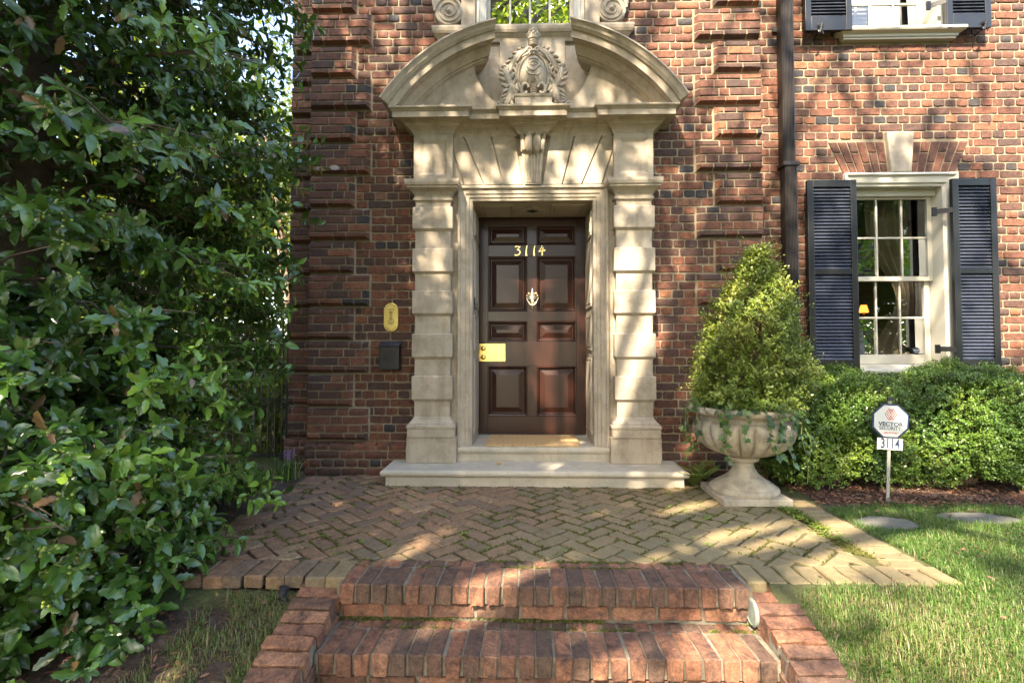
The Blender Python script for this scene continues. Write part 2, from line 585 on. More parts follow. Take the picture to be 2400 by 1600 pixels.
def bulk(name, V, F, mat, parent=None, tone=None, smooth=False):
    """mesh from numpy arrays; F is (m, k) with one face size; tone is one value per face"""
    V = np.ascontiguousarray(V, dtype=np.float32)
    F = np.ascontiguousarray(F, dtype=np.int32)
    me = bpy.data.meshes.new(name)
    m_, k = F.shape
    me.vertices.add(len(V))
    me.vertices.foreach_set('co', V.ravel())
    me.loops.add(m_ * k)
    me.loops.foreach_set('vertex_index', F.ravel())
    me.polygons.add(m_)
    me.polygons.foreach_set('loop_start', np.arange(0, m_ * k, k, dtype=np.int32))
    me.update(calc_edges=True)
    if tone is not None:
        a = me.attributes.new('tone', 'FLOAT', 'FACE')
        a.data.foreach_set('value', np.ascontiguousarray(tone, dtype=np.float32))
    if smooth:
        me.polygons.foreach_set('use_smooth', np.ones(m_, dtype=bool))
    return link(name, me, parent, mat)

def unit(a):
    return a / np.maximum(np.linalg.norm(a, axis=-1, keepdims=True), 1e-9)

def frames(d, n):
    """rotation matrices whose columns are side, d, normal; d and n arrays (N,3)"""
    d = unit(d)
    x = unit(np.cross(d, n))
    z = np.cross(x, d)
    return np.stack([x, d, z], axis=2)

def scatter(T, F, pos, rot, scl):
    V = np.einsum('nij,kj->nki', rot, T) * np.asarray(scl).reshape(-1, 1, 1) + pos[:, None, :]
    n, k = len(pos), len(T)
    FF = (np.asarray(F)[None, :, :] + (np.arange(n) * k)[:, None, None]).reshape(-1, np.asarray(F).shape[1])
    return V.reshape(-1, 3), FF

def rdir(n):
    return unit(RNG.normal(size=(n, 3)))

# leaf templates (x across, y along, z up from the blade)
def leaf_strip(ts, hw, fold=0.3, curl=0.25, twist=0.0):
    T, F = [], []
    for t, h in zip(ts, hw):
        zc = -curl * t * t
        T += [(-h, t, zc + fold * h), (0, t, zc), (h, t, zc + fold * h)]
    for i in range(len(ts) - 1):
        a = i * 3
        F += [(a, a + 1, a + 4, a + 3), (a + 1, a + 2, a + 5, a + 4)]
    return np.array(T), np.array(F)

HOLLY = [leaf_strip([0, .14, .3, .44, .58, .74, .88, 1], [.02, .10, .215, .150, .235, .145, .145, .003], f, c) for f, c in ((.35, .2), (.15, .35), (.5, .1))]
HOLLY.append(leaf_strip([0, .15, .35, .6, .82, 1], [.02, .15, .215, .215, .13, .004], .25, .25))
OVAL = leaf_strip([0, .35, .75, 1], [.03, .26, .24, .01], .2, .15)
QUAD = (np.array([(0, 0, 0), (.28, .5, .06), (0, 1, -.05), (-.28, .5, .06)]), np.array([(0, 1, 2, 3)]))

# ------------------------------------------------------------------ bricks
BRICK_CACHE = {}

def brick_arrays(w, h, d, seed, ch=0.0035, rough=0.0024, cc=0.008):
    """one worn brick, face towards -y, centred on x and z, face at y=0; quads only"""
    rs = random.Random(seed)
    nx = 3 if w > 0.13 else (2 if w > 0.07 else 1)
    c = min(cc, h * 0.18, w * 0.2)
    hw, hh = w / 2, h / 2
    pts = [(-hw + c, -hh)]
    pts += [(-hw + c + (w - 2 * c) * i / (nx + 1), -hh) for i in range(1, nx + 1)]
    pts += [(hw - c, -hh), (hw, -hh + c), (hw, hh - c), (hw - c, hh)]
    pts += [(hw - c - (w - 2 * c) * i / (nx + 1), hh) for i in range(1, nx + 1)]
    pts += [(-hw + c, hh), (-hw, hh - c), (-hw, -hh + c)]
    j = lambda s: rs.uniform(-s, s)
    pts = [(x + j(rough), z + j(rough)) for x, z in pts]
    n = len(pts)
    V = []
    for k, (ins, y) in enumerate(((0, d), (0, ch), (ch, 0))):
        for x, z in pts:
            fx = 1 - ins / hw
            fz = 1 - ins / hh
            V.append((x * fx, y + (j(rough * 0.8) if k else 0), z * fz))
    F = []
    for k in range(2):
        for i in range(n):
            i2 = (i + 1) % n
            F.append((k * n + i, k * n + i2, (k + 1) * n + i2, (k + 1) * n + i))
    # front face in quads: bottom row against top row
    b = 2 * n
    bot = list(range(0, nx + 2))
    r1, r2 = nx + 2, nx + 3
    top = list(range(nx + 4, nx + 4 + nx + 2))[::-1]
    l2, l1 = n - 2, n - 1
    for i in range(nx + 1):
        F.append((b + bot[i], b + bot[i + 1], b + top[i + 1], b + top[i]))
    F.append((b + bot[-1], b + r1, b + r2, b + top[-1]))
    F.append((b + l1, b + bot[0], b + top[0], b + l2))
    return np.array(V), np.array(F)

def brick_get(w, h, d, var, **kw):
    key = (round(w / 0.004), round(h / 0.004), round(d, 3), var, tuple(sorted(kw.items())))
    if key not in BRICK_CACHE:
        V, F = brick_arrays(key[0] * 0.004, key[1] * 0.004, d, hash(key[:2]) % 9973 + var * 31, **kw)
        BRICK_CACHE[key] = [V, F, None]
    return BRICK_CACHE[key]

def brick_mesh(e, name, mat):
    if e[2] is None:
        me = bpy.data.meshes.new(name)
        me.from_pydata([tuple(v) for v in e[0]], [], [tuple(int(i) for i in f) for f in e[1]])
        me.materials.append(MAT[mat])
        e[2] = me
    return e[2]

def brick_tone(w):
    # burnt black ends turn up among the headers
    if w < 0.125 and random.random() < .075:
        return random.uniform(0, .06)
    return min(1, max(.085, random.betavariate(1.15, 1.3)))

def lay(bricks, parent, mat, name='brick', limit=300, key=None, mass='brickwork', **kw):
    """bricks: (Matrix, w, h, d). The first `limit` by key become objects, the rest one joined part"""
    if key:
        bricks = sorted(bricks, key=key)
    VV, FF, TT, n = [], [], [], 0
    for i, (M, w, h, d) in enumerate(bricks):
        e = brick_get(w, h, d, i % 5, **kw)
        if i < limit:
            link(name, brick_mesh(e, name, mat), parent, None, M)['tone'] = brick_tone(w)
        else:
            A = np.array(M)
            V = e[0] @ A[:3, :3].T + A[:3, 3]
            VV.append(V)
            FF.append(e[1] + n)
            TT.append(np.full(len(e[1]), brick_tone(w)))
            n += len(V)
    if VV:
        o = bulk(mass, np.concatenate(VV), np.concatenate(FF), mat + '_j', parent, np.concatenate(TT))
        o['kind'] = 'stuff'

def spans(a, b, holes, z0, z1):
    iv = [(a, b)]
    for h in holes:
        hx0, hx1 = (h(z0, z1) if callable(h) else ((h[0], h[1]) if z1 > h[2] + 0.012 and z0 < h[3] - 0.012 else (0, 0)))
        if hx1 <= hx0:
            continue
        nv = []
        for p, q in iv:
            if hx1 <= p or hx0 >= q:
                nv.append((p, q))
            else:
                if hx0 - p > 0.02:
                    nv.append((p, hx0))
                if q - hx1 > 0.02:
                    nv.append((hx1, q))
        iv = nv
    return iv

def bond(x0, x1, z0, nc, ch, holes, y, stretcher=0.206, joint=0.0098, first=0, d=0.06):
    out = []
    for r in range(nc):
        za = z0 + r * ch
        zb = za + ch
        head = (r + first) % 2 == 0
        pitch = stretcher / 2 if head else stretcher
        off = random.uniform(-0.012, 0.012) + (stretcher / 4 if head else 0)
        for p, q in spans(x0, x1, holes, za, zb):
            cuts = [p]
            k = math.ceil((p - off) / pitch)
            while k * pitch + off < q:
                c = k * pitch + off
                if c - cuts[-1] > 0.035 and q - c > 0.035:
                    cuts.append(c + (random.uniform(-.004, .004)))
                k += 1
            cuts.append(q)
            for a, b_ in zip(cuts[:-1], cuts[1:]):
                w = b_ - a - joint
                if w < 0.018:
                    continue
                h = ch - joint - 0.0005 + random.uniform(-.002, .0015)
                M = Matrix.Translation(((a + b_) / 2, y + random.uniform(-.0025, .0035), (za + zb) / 2 + random.uniform(-.0012, .0012))) @ Matrix.Rotation(random.uniform(-.008, .008), 4, 'Y')
                out.append((M, w, h, d))
    return out

CH = 0.0719
Q0 = 0.272
QP = 0.2876
WALL_TOP = Q0 + QP * 18
AX = -0.014
BX0, BX1 = -1.952, 1.940      # projecting bay
YW = 0.185                    # wing wall plane

house = empty('brick_house', (0, 0.2, 0))
tag(house, 'red brick house front with carved limestone doorway, dark door and black shutters', 'house')

# ---- main bay wall
wall = MB()
DO0, DO1 = AX - 0.66, AX + 0.66
UW0, UW1 = AX - 0.50, AX + 0.48
for x0, x1, z0, z1 in ((BX0, DO0, -0.3, WALL_TOP), (DO1, BX1, -0.3, WALL_TOP), (DO0, DO1, 2.43, 3.80), (DO0, UW0, 3.80, WALL_TOP), (UW1, DO1, 3.80, WALL_TOP), (UW0, UW1, 5.25, WALL_TOP), (DO0, DO1, -0.3, 0.12)):
    wall.box(x0, x1, 0.0065, 0.36, z0, z1)
wall.box(BX0 + 0.01, AX - 1.0, -0.058, 0.0064, -0.3, Q0 - 0.036)
wall.box(AX + 1.0, BX1 - 0.01, -0.058, 0.0064, -0.3, Q0 - 0.036)
bay = wall.build('wall', 'mortar', house)

def qwide(k, left):
    # quoin k (0 at the plinth): wide and narrow blocks alternate
    return (k % 2 == 1) if left else (k % 2 == 1)

LN, LW_, RW_, RN = -1.556, -1.421, 1.379, 1.540
NQ = 17
def quoin_hole_left(za, zb):
    k = int(((za + zb) / 2 - Q0) // QP)
    if k < 0:
        return (0, 0)
    return (BX0 - 1, LW_ if k % 2 == 0 else LN)
def quoin_hole_right(za, zb):
    k = int(((za + zb) / 2 - Q0) // QP)
    if k < 0:
        return (0, 0)
    return (RW_ if k % 2 == 0 else RN, BX1 + 1)

surround_holes = [(AX - 1.0, AX + 1.0, 0.0, 2.95), (AX - 0.84, AX + 0.84, 3.71, 3.87), (AX - .62, AX + .60, 3.80, 9.0),
                  (AX - 0.90, AX + 0.90, 2.9, 3.30), (AX - 0.62, AX + 0.62, 3.30, 3.72)]
nrow = int(round((WALL_TOP - Q0) / CH))
bb = bond(BX0, BX1, Q0, nrow, CH, surround_holes + [quoin_hole_left, quoin_hole_right], 0.0, first=1)
def bay_key(b):
    x, z = b[0].translation.x, b[0].translation.z
    hid = 0 if z < 3.95 else 10
    if abs(x) < 0.8 and z < 3.8:
        hid = 10
    if x < -1.7 and z > 0.9:
        hid = 8
    return hid + abs(z - 1.7) * 0.2 + abs(abs(x) - 1.2) * 0.1 - (0.9 if b[1] > .15 else 0)
lay(bb, bay, 'brick_wall', key=bay_key)
# plinth courses, the top one chamfered
pl = []
for x0, x1 in ((BX0 - 0.012, AX - 1.075), (AX + 1.075, BX1 + 0.012)):
    pl += bond(x0, x1, Q0 - 4 * CH, 3, CH, [], -0.066, first=1)
lay(pl, bay, 'brick_wall', limit=0, mass='plinth_brickwork')

def frustum_bricks(x0, x1, z0, y, dep, cells, cl, cr, ct, cb, parent, name='brick'):
    """bricks of a rusticated block: cells (a, b, c, d) on the wall plane; the face stands dep forward and is chamfered by cl, cr, ct, cb"""
    z1 = max(c[3] for c in cells)
    X0, X1, Z0, Z1 = x0 + cl, x1 - cr, z0 + cb, z1 - ct
    for a, b_, c, d_ in cells:
        g = 0.0056
        a, b_, c, d_ = a + g, b_ - g, c + g, d_ - g
        if b_ - a < .015:
            continue
        cx, cz = (a + b_) / 2, (c + d_) / 2
        jj = lambda: random.uniform(-.002, .002)
        bk = [(a, c), (b_, c), (b_, d_), (a, d_)]
        fr = [(min(max(px, X0), X1), min(max(pz, Z0), Z1)) for px, pz in bk]
        fy = y - dep + random.uniform(-.003, .002)
        e = 0.004
        fi = [(px + (e if px < cx else -e), pz + (e if pz < cz else -e)) for px, pz in fr]
        mb = MB()
        mb.rings([[(px - cx, y + .02, pz - cz) for px, pz in bk], [(px - cx, y + .002, pz - cz) for px, pz in bk], [(px - cx + jj(), fy + e, pz - cz + jj()) for px, pz in fr], [(px - cx + jj(), fy + jj(), pz - cz + jj()) for px, pz in fi]])
        me = bpy.data.meshes.new(name)
        me.from_pydata([tuple(v) for v in mb.V], [], mb.F)
        me.materials.append(MAT['brick_wall'])
        link(name, me, parent, None, Matrix.Translation((cx, 0, cz)))['tone'] = brick_tone(b_ - a)

def quoin(x0, x1, z0, y, inner, seed, dep=0.048):
    """one block of four courses; inner is the side that meets the plain wall"""
    rs = random.Random(seed)
    cl, cr = (0.036, 0.004) if inner == 'l' else (0.004, 0.036)
    q = MB()
    m_ = 0.003
    z1 = z0 + QP
    bk = [(x0, z0), (x1, z0), (x1, z1), (x0, z1)]
    fr = [(x0 + cl + m_, z0 + .032 + m_), (x1 - cr - m_, z0 + .032 + m_), (x1 - cr - m_, z1 - .028 - m_), (x0 + cl + m_, z1 - .028 - m_)]
    q.rings([[(px, y + 0.03, pz) for px, pz in bk], [(px, y + 0.008, pz) for px, pz in bk], [(px, y - dep + 0.007, pz) for px, pz in fr]])
    o = q.build('quoin', 'mortar', house)
    cells = []
    w = x1 - x0
    for r in range(4):
        head = (r + seed) % 2
        cuts, cur = [], 0.0
        seq = ([.105, .205, .105, .205], [.160, .205, .105, .105], [.205, .105, .205, .105], [.055, .205, .100, .205])[(r + (seed * 3) % 4) % 4]
        seq = [q_ + rs.uniform(-.012, .012) for q_ in seq]
        for s_ in seq:
            if w - cur - s_ < 0.05:
                break
            cuts.append((cur, cur + s_))
            cur += s_
        cuts.append((cur, w))
        if inner == 'l':
            cuts = [(w - q_, w - p_) for p_, q_ in cuts]
        for p_, q_ in cuts:
            cells.append((x0 + p_, x0 + q_, z0 + r * CH, z0 + (r + 1) * CH))
    frustum_bricks(x0, x1, z0, y, dep, cells, cl, cr, 0.028, 0.032, o)

for k in range(14):
    z0 = Q0 + k * QP
    quoin(BX0, LW_ if k % 2 == 0 else LN, z0, 0.0, 'r', k)
    quoin(RW_ if k % 2 == 0 else RN, BX1, z0, 0.0, 'l', k + 40)
    quoin(-2.185, -1.93, z0, 0.13, 'r', k + 80, 0.04)
pl2 = bond(-2.205, -1.93, Q0 - 4 * CH, 4, CH, [], 0.075, first=0)
lay(pl2, bay, 'brick_wall', limit=0, mass='plinth_brickwork')
# chamfered top course of the plinth
for x0, x1, y in ((BX0 - 0.012, AX - 1.075, 0.0), (AX + 1.075, BX1 + 0.012, 0.0)):
    cells, cur = [], x0
    while cur < x1 - .05:
        s_ = random.choice((.205, .205, .105))
        e_ = min(cur + s_, x1)
        if x1 - e_ < .06:
            e_ = x1
        cells.append((cur, e_, Q0 - CH, Q0))
        cur = e_
    frustum_bricks(x0, x1, Q0 - CH, y, 0.066, cells, 0, 0, 0.03, 0.0, bay)

# ---- side returns and the set-back wall at the house's left corner
sb = MB()
sb.box(-2.18, BX0 + .005, 0.138, 0.5, -0.3, WALL_TOP)
sb.box(-2.2, BX0, 0.083, 0.138, -0.3, Q0 - .01)
sb.box(-2.18, -1.9, 0.5, 6.0, -0.3, WALL_TOP)
sb.build('wall', 'mortar', house)

# ---- wing wall with two windows
WX0, WX1 = BX1 - .03, 5.6
WIN = 3.237
wing = MB()
wa, wb = WIN - 0.43, WIN + 0.43
for x0, x1, z0, z1 in ((WX0, wa, -0.3, WALL_TOP), (wb, WX1, -0.3, WALL_TOP), (wa, wb, -0.3, 0.82), (wa, wb, 2.60, 3.86), (wa, wb, 5.25, WALL_TOP)):
    wing.box(x0, x1, YW + 0.0065, YW + 0.32, z0, z1)
wingo = wing.build('wall', 'mortar', house)
def arch_hole(za, zb):
    zm = (za + zb) / 2
    if 2.615 < zm < 2.90:
        t = (zm - 2.615) / 0.285
        return (WIN - 0.49 - 0.128 * t, WIN + 0.49 + 0.128 * t)
    if 2.90 <= zm < 2.98:
        return (WIN - 0.125, WIN + 0.125)
    return (0, 0)
wz0 = 3.03 - 0.0716 / 2 - 0.0716 * 47
wbk = bond(WX0 + .07, WX1, wz0, 76, 0.0716, [(WIN - 0.47, WIN + 0.47, 0.80, 2.62), (WIN - 0.47, WIN + 0.47, 3.82, 9), arch_hole], YW, stretcher=0.2055, first=0)
def wing_key(b):
    x, z = b[0].translation.x, b[0].translation.z
    hid = 0
    if z > 4.15 or z < 0.95 or x > 4.35:
        hid = 10
    if 2.42 < x < 2.75 and .9 < z < 2.5 or 3.65 < x < 3.95 and .9 < z < 2.5:
        hid = 9
    return hid + abs(z - 3.1) * 0.1 - (0.3 if b[1] > .15 else 0)
lay(wbk, wingo, 'brick_wall', key=wing_key)

# jack arch over the window
jk = empty('window_arch', (WIN, YW, 2.62), house)
mb = MB()
mb.prism([(WIN - .49, 2.616), (WIN + .49, 2.616), (WIN + .618, 2.899), (WIN - .618, 2.899)], YW + .008, YW + .05)
mb.build('mortar_bed', 'mortar', jk)
for s in (-1, 1):
    n = 6
    for i in range(n):
        f0, f1 = i / n, (i + 1) / n
        bx = lambda f, t: (0.09 + (0.49 - 0.09) * f) * (1 - t) + (0.12 + (0.615 - 0.12) * f) * t
        cut = (0.33, 0.66)[i % 2]
        for t0, t1 in ((0.0, cut - .02), (cut + .02, 1.0)):
            g0 = 0.006
            P_ = [(bx(f0, t0) + g0, t0), (bx(f1, t0) - g0, t0), (bx(f1, t1) - g0, t1), (bx(f0, t1) + g0, t1)]
            poly = [(WIN + s * x, 2.618 + .28 * t) for x, t in P_]
            if s < 0:
                poly = poly[::-1]
            MB().prism(poly, YW - .002 + random.uniform(-.002, .002), YW + .04, .004, .004).build('arch_brick', 'brick_wall', jk)['tone'] = random.uniform(.25, .7)
mb = MB()
mb.prism([(WIN - .088, 2.618), (WIN + .088, 2.618), (WIN + .118, 2.98), (WIN - .118, 2.98)], YW - .035, YW + .05, .006, .006)
mb.build('keystone', 'limestone', jk)

# ---- rooms behind the windows
for x0, x1, z0, z1, y0 in ((WX0 + .2, WX1 - .05, 0.3, 3.3, YW + .32), (WX0 + .2, WX1 - .05, 3.45, WALL_TOP - .05, YW + .32), (AX - 1.5, AX + 1.5, 3.45, WALL_TOP - .05, 0.36)):
    mb = MB()
    t = 0.08
    mb.box(x0, x1, y0 + 2.6, y0 + 2.68, z0, z1)
    mb.box(x0 - t, x0, y0, y0 + 2.68, z0, z1)
    mb.box(x1, x1 + t, y0, y0 + 2.68, z0, z1)
    mb.box(x0 - t, x1 + t, y0, y0 + 2.68, z0 - t, z0)
    mb.box(x0 - t, x1 + t, y0, y0 + 2.68, z1, z1 + t)
    mb.build('room_shell', 'room_wall', house)

# ---- sash windows
def sash(parent, x0, x1, z0, z1, y, cols, rows, stile=.045, top=.045, bot=.07, mt=.017, dep=.035):
    f = MB()
    f.box(x0, x0 + stile, y, y + dep, z0, z1)
    f.box(x1 - stile, x1, y, y + dep, z0, z1)
    f.box(x0 + stile, x1 - stile, y + .001, y + dep - .001, z0, z0 + bot)
    f.box(x0 + stile, x1 - stile, y + .001, y + dep - .001, z1 - top, z1)
    f.build('sash_frame', 'cream_paint', parent, bevel=.003)
    gx0, gx1, gz0, gz1 = x0 + stile, x1 - stile, z0 + bot, z1 - top
    for i in range(1, cols):
        x = gx0 + (gx1 - gx0) * i / cols
        MB().box(x - mt / 2, x + mt / 2, y + .004, y + dep - .004, gz0, gz1).build('muntin', 'cream_paint', parent, bevel=.004)
    for j in range(1, rows):
        z = gz0 + (gz1 - gz0) * j / rows
        for i in range(cols):
            a = gx0 + (gx1 - gx0) * i / cols + (mt / 2 if i else 0)
            b_ = gx0 + (gx1 - gx0) * (i + 1) / cols - (mt / 2 if i < cols - 1 else 0)
            MB().box(a, b_, y + .005, y + dep - .005, z - mt / 2, z + mt / 2).build('muntin', 'cream_paint', parent, bevel=.004)
    for i in range(cols):
        for j in range(rows):
            a = gx0 + (gx1 - gx0) * i / cols + mt / 2
            b_ = gx0 + (gx1 - gx0) * (i + 1) / cols - mt / 2
            c = gz0 + (gz1 - gz0) * j / rows + mt / 2
            d_ = gz0 + (gz1 - gz0) * (j + 1) / rows - mt / 2
            ty = random.uniform(-.0015, .0015)
            tz = random.uniform(-.0015, .0015)
            g = MB()
            g.add([(a, y + dep / 2 + ty + tz, c), (b_, y + dep / 2 - ty + tz, c), (b_, y + dep / 2 - ty - tz, d_), (a, y + dep / 2 + ty - tz, d_)], [(0, 1, 2, 3)])
            g.build('pane', 'glass', parent)

def wing_window(zs, zt, sill_z0):
    w = empty('window', (WIN, YW, zs), house)
    x0, x1 = WIN - .375, WIN + .375
    MB().frame(x0, x1, zs, zt, [(.115, YW + .06), (.115, YW - .035), (.095, YW - .04), (.085, YW - .02), (.03, YW - .014), (.02, YW + .0), (.0, YW + .005), (0, YW + .30), (.03, YW + .30)]).build('casing', 'cream_paint', w, bevel=.003)
    zm = (zs + zt) / 2
    MB().box(x0, x1, YW + .09, YW + .13, zt - .06, zt).build('head_board', 'cream_paint', w)
    sash(w, x0, x1, zm - .02, zt - .03, YW + .13, 3, 2, stile=.038, top=.05, bot=.042)
    sash(w, x0 + .004, x1 - .004, zs + .035, zm + .018, YW + .167, 3, 2, stile=.05, top=.036, bot=.085)
    sl = MB()
    sl.ubox(WIN - .49, WIN + .49, YW - .05, YW + .02, [(0, sill_z0), (.0, sill_z0 + .015), (.012, sill_z0 + .02), (.012, sill_z0 + .04), (.05, sill_z0 + .055), (.058, sill_z0 + .07), (.055, sill_z0 + .088), (.04, sill_z0 + .095)])
    sl.box(WIN - .374, WIN + .374, YW + .0201, YW + .3, sill_z0 + .03, zs + .033)
    sl.build('sill', 'cream_paint', w, bevel=.003)
    return w

wing_window(0.89, 2.50, 0.795)
wing_window(3.90, 5.15, 3.80)

def shutter(x0, x1, z0, z1, y, hinge, big):
    s = empty('shutter', ((x0 + x1) / 2, y, z0), house)
    st, tr, mr, br = .052, .062, .05, .125
    f = MB()
    f.box(x0, x0 + st, y, y + .036, z0, z1)
    f.box(x1 - st, x1, y, y + .036, z0, z1)
    f.box(x0 + st, x1 - st, y + .001, y + .035, z1 - tr, z1)
    f.box(x0 + st, x1 - st, y + .001, y + .035, z0, z0 + br)
    segs = [(z0 + br, z1 - tr)]
    if big:
        zm = z0 + (z1 - z0) * .525
        f.box(x0 + st, x1 - st, y + .001, y + .035, zm - mr / 2, zm + mr / 2)
        segs = [(z0 + br, zm - mr / 2), (zm + mr / 2, z1 - tr)]
    f.build('frame', 'shutter_paint', s, bevel=.003)
    MB().box(x0 + st, x1 - st, y + .034, y + .038, z0 + br, z1 - tr).build('back_board', 'shutter_paint', s)
    for a, b_ in segs:
        n = int(round((b_ - a) / .0292))
        for i in range(n):
            zc = a + (b_ - a) * (i + .5) / n
            tilt = R(48 + random.uniform(-2, 2))
            dy, dz = .017 * math.cos(tilt), .020 * math.sin(tilt)
            hy = y + .019
            yy = lambda k: hy + k * dy
            m_ = MB()
            th = .0035
            A = (hy - dy, zc - dz)
            B = (hy + dy, zc + dz)
            nx, nz = -dz / .02 * th, dy / .02 * th
            pr = [(A[0] + nx, A[1] + nz), (A[0] - nx, A[1] - nz), (B[0] - nx, B[1] - nz), (B[0] + nx, B[1] + nz)]
            m_.rings([[(x0 + st, p, q) for p, q in pr], [(x1 - st, p, q) for p, q in pr]])
            m_.build('slat', 'sky_sheen_paint', s)
    hx = x1 if hinge == 'r' else x0
    sg = 1 if hinge == 'r' else -1
    for zc in () if hinge == 'r' else ((z0 + .21, z1 - .27) if big else (z0 + .25,)):
        m_ = MB()
        m_.rings([[(hx, y + .004, zc - .022), (hx, y + .012, zc - .022), (hx, y + .012, zc + .022), (hx, y + .004, zc + .022)],
                  [(hx + sg * .09, y + .075, zc - .022), (hx + sg * .09, y + .083, zc - .022), (hx + sg * .09, y + .083, zc + .022), (hx + sg * .09, y + .075, zc + .022)]])
        m_.box(hx + sg * .10 - .018, hx + sg * .10 + .018, y + .068, y + .085, zc - .038, zc + .038)
        m_.build('hinge', 'black_iron', s)
    # S-shaped holdback at the foot
    px = x0 + .13 if hinge == 'r' else x1 - .06
    pts = []
    for k in range(26):
        t = k / 25
        if t < .5:
            a = -math.pi * .9 + t * 2 * math.pi * 1.25
            r_ = .014 + .016 * t * 2
            pts.append((px - .012 + r_ * math.cos(a), y - .012, z0 + .055 + r_ * math.sin(a) - t * .04))
        else:
            u = 1 - (t - .5) * 2
            a = -math.pi * .9 + u * math.pi * 1.25
            r_ = .014 + .016 * u
            pts.append((px - .0 - r_ * math.cos(a), y - .012, z0 - .045 - r_ * math.sin(a) + u * .04))
    m_ = MB()
    m_.tube(pts, [.005 + .004 * math.sin(math.pi * k / 25) for k in range(26)], 6)
    m_.tube([(px, y - .012, z0 + .01), (px, YW + .02, z0 - .02)], .006, 6)
    m_.build('holdback', 'black_iron', s, True)
    return s

shutter(2.375, 2.795, .845, 2.528, .075, 'r', True)
shutter(3.612, 3.985, .850, 2.533, .080, 'l', True)
shutter(2.385, 2.79, 3.852, 5.12, .075, 'r', False)
shutter(3.607, 3.985, 3.858, 5.12, .080, 'l', False)

# ---- downspout
dsp = empty('downspout', (2.235, .12, .0), house)
def spout(x0, x1, y0, y1, z0, z1, name):
    pts = []
    n = 22
    for i in range(n + 1):
        x = x0 + .008 + (x1 - x0 - .016) * i / n
        pts.append((x, y0 + (.006 if (i % 3 == 1) else 0)))
    pl_ = [(x0, y1), (x0, y0 + .01)] + pts + [(x1, y0 + .01), (x1, y1)]
    MB().rings([[(x, y, z0) for x, y in pl_], [(x, y, z1) for x, y in pl_]]).build(name, 'old_copper', dsp)
spout(2.178, 2.285, .075, .165, 2.672, WALL_TOP, 'pipe')
spout(2.186, 2.293, .068, .160, .12, 2.669, 'pipe')
MB().ubox(2.170, 2.305, .062, .17, [(0, 2.655), (.003, 2.66), (.003, 2.685), (0, 2.69)]).build('collar', 'old_copper', dsp)
for z in (1.0, 3.9):
    MB().box(2.14, 2.32, .166, .176, z, z + .05).build('bracket', 'old_copper', dsp)

# ------------------------------------------------------------------ limestone doorway
def lime(mb, name, parent, bevel=.004, mat='limestone', smooth=False):
    return mb.build(name, mat, parent, smooth=smooth, bevel=bevel)

# step slab and threshold
SL0, SL1 = AX - 1.152, AX + 1.152
m_ = MB()
m_.ubox(SL0, SL1, -.413, .008, [(0, -.1), (0, .068), (.006, .072), (.028, .082), (.036, .098), (.033, .115), (.02, .124), (.0, .1265)])
lime(m_, 'step_slab', house, .003, 'step_stone')
m_ = MB()
m_.ubox(AX - .640, AX + .640, -.095, .46, [(0, .118), (0, .185), (.004, .19), (.018, .198), (.024, .215), (.02, .236), (.008, .245), (0, .247)])
lime(m_, 'threshold', house, .003, 'step_stone')

# rusticated pilasters with capitals and bases
for s in (-1, 1):
    cx = AX + s * .8375
    pil = empty('pilaster', (cx, -.18, .125), house)
    x0, x1 = cx - .148, cx + .148
    m_ = MB()
    m_.box(x0, x1, -.158, .01, .34, 2.46)
    lime(m_, 'shaft', pil)
    for z0, z1 in ((.628, .838), (.978, 1.189), (1.338, 1.545), (1.688, 1.899), (2.047, 2.247)):
        m_ = MB()
        m_.ubox(x0, x1, -.160, .009, [(0, z0 - .002), (.0195, z0 + .020), (.0195, z1 - .006), (.013, z1)])
        lime(m_, 'block', pil, .002)
    m_ = MB()
    m_.box(cx - .2065, cx + .2065, -.192, .008, .1268, .338)
    lime(m_, 'plinth', pil, .006)
    m_ = MB()
    m_.ubox(x0, x1, -.159, .0085, [(.045, .3385), (.047, .345), (.047, .405), (.052, .412), (.055, .424), (.050, .436), (.040, .440), (.038, .452), (.022, .466), (.012, .480), (.004, .497), (0, .50)])
    lime(m_, 'base_moulding', pil, .0)
    m_ = MB()
    m_.ubox(x0, x1, -.159, .0075, [(0.0, 2.285), (.004, 2.300), (.016, 2.304), (.016, 2.322), (.006, 2.328), (.008, 2.345), (.024, 2.372), (.050, 2.392), (.062, 2.398), (.062, 2.412), (.072, 2.418), (.078, 2.440), (.078, 2.466)])
    lime(m_, 'capital', pil, .0)
    # pier above, with a sunk panel
    m_ = MB()
    px0, px1 = cx - .1635, cx + .1635
    m_.box(px0, px1, -.150, .01, 2.464, 2.870)
    lime(m_, 'pier', pil, .003)
    m_ = MB()
    a, b_, c, d_ = px0 + .045, px1 - .045, 2.520, 2.815
    m_.frame(px0 + .07, px1 - .07, 2.545, 2.79, [(.070, -.149), (.070, -.163), (.026, -.163), (.0, -.152), (.0, -.149)], True)
    lime(m_, 'panel_moulding', pil, .0015)

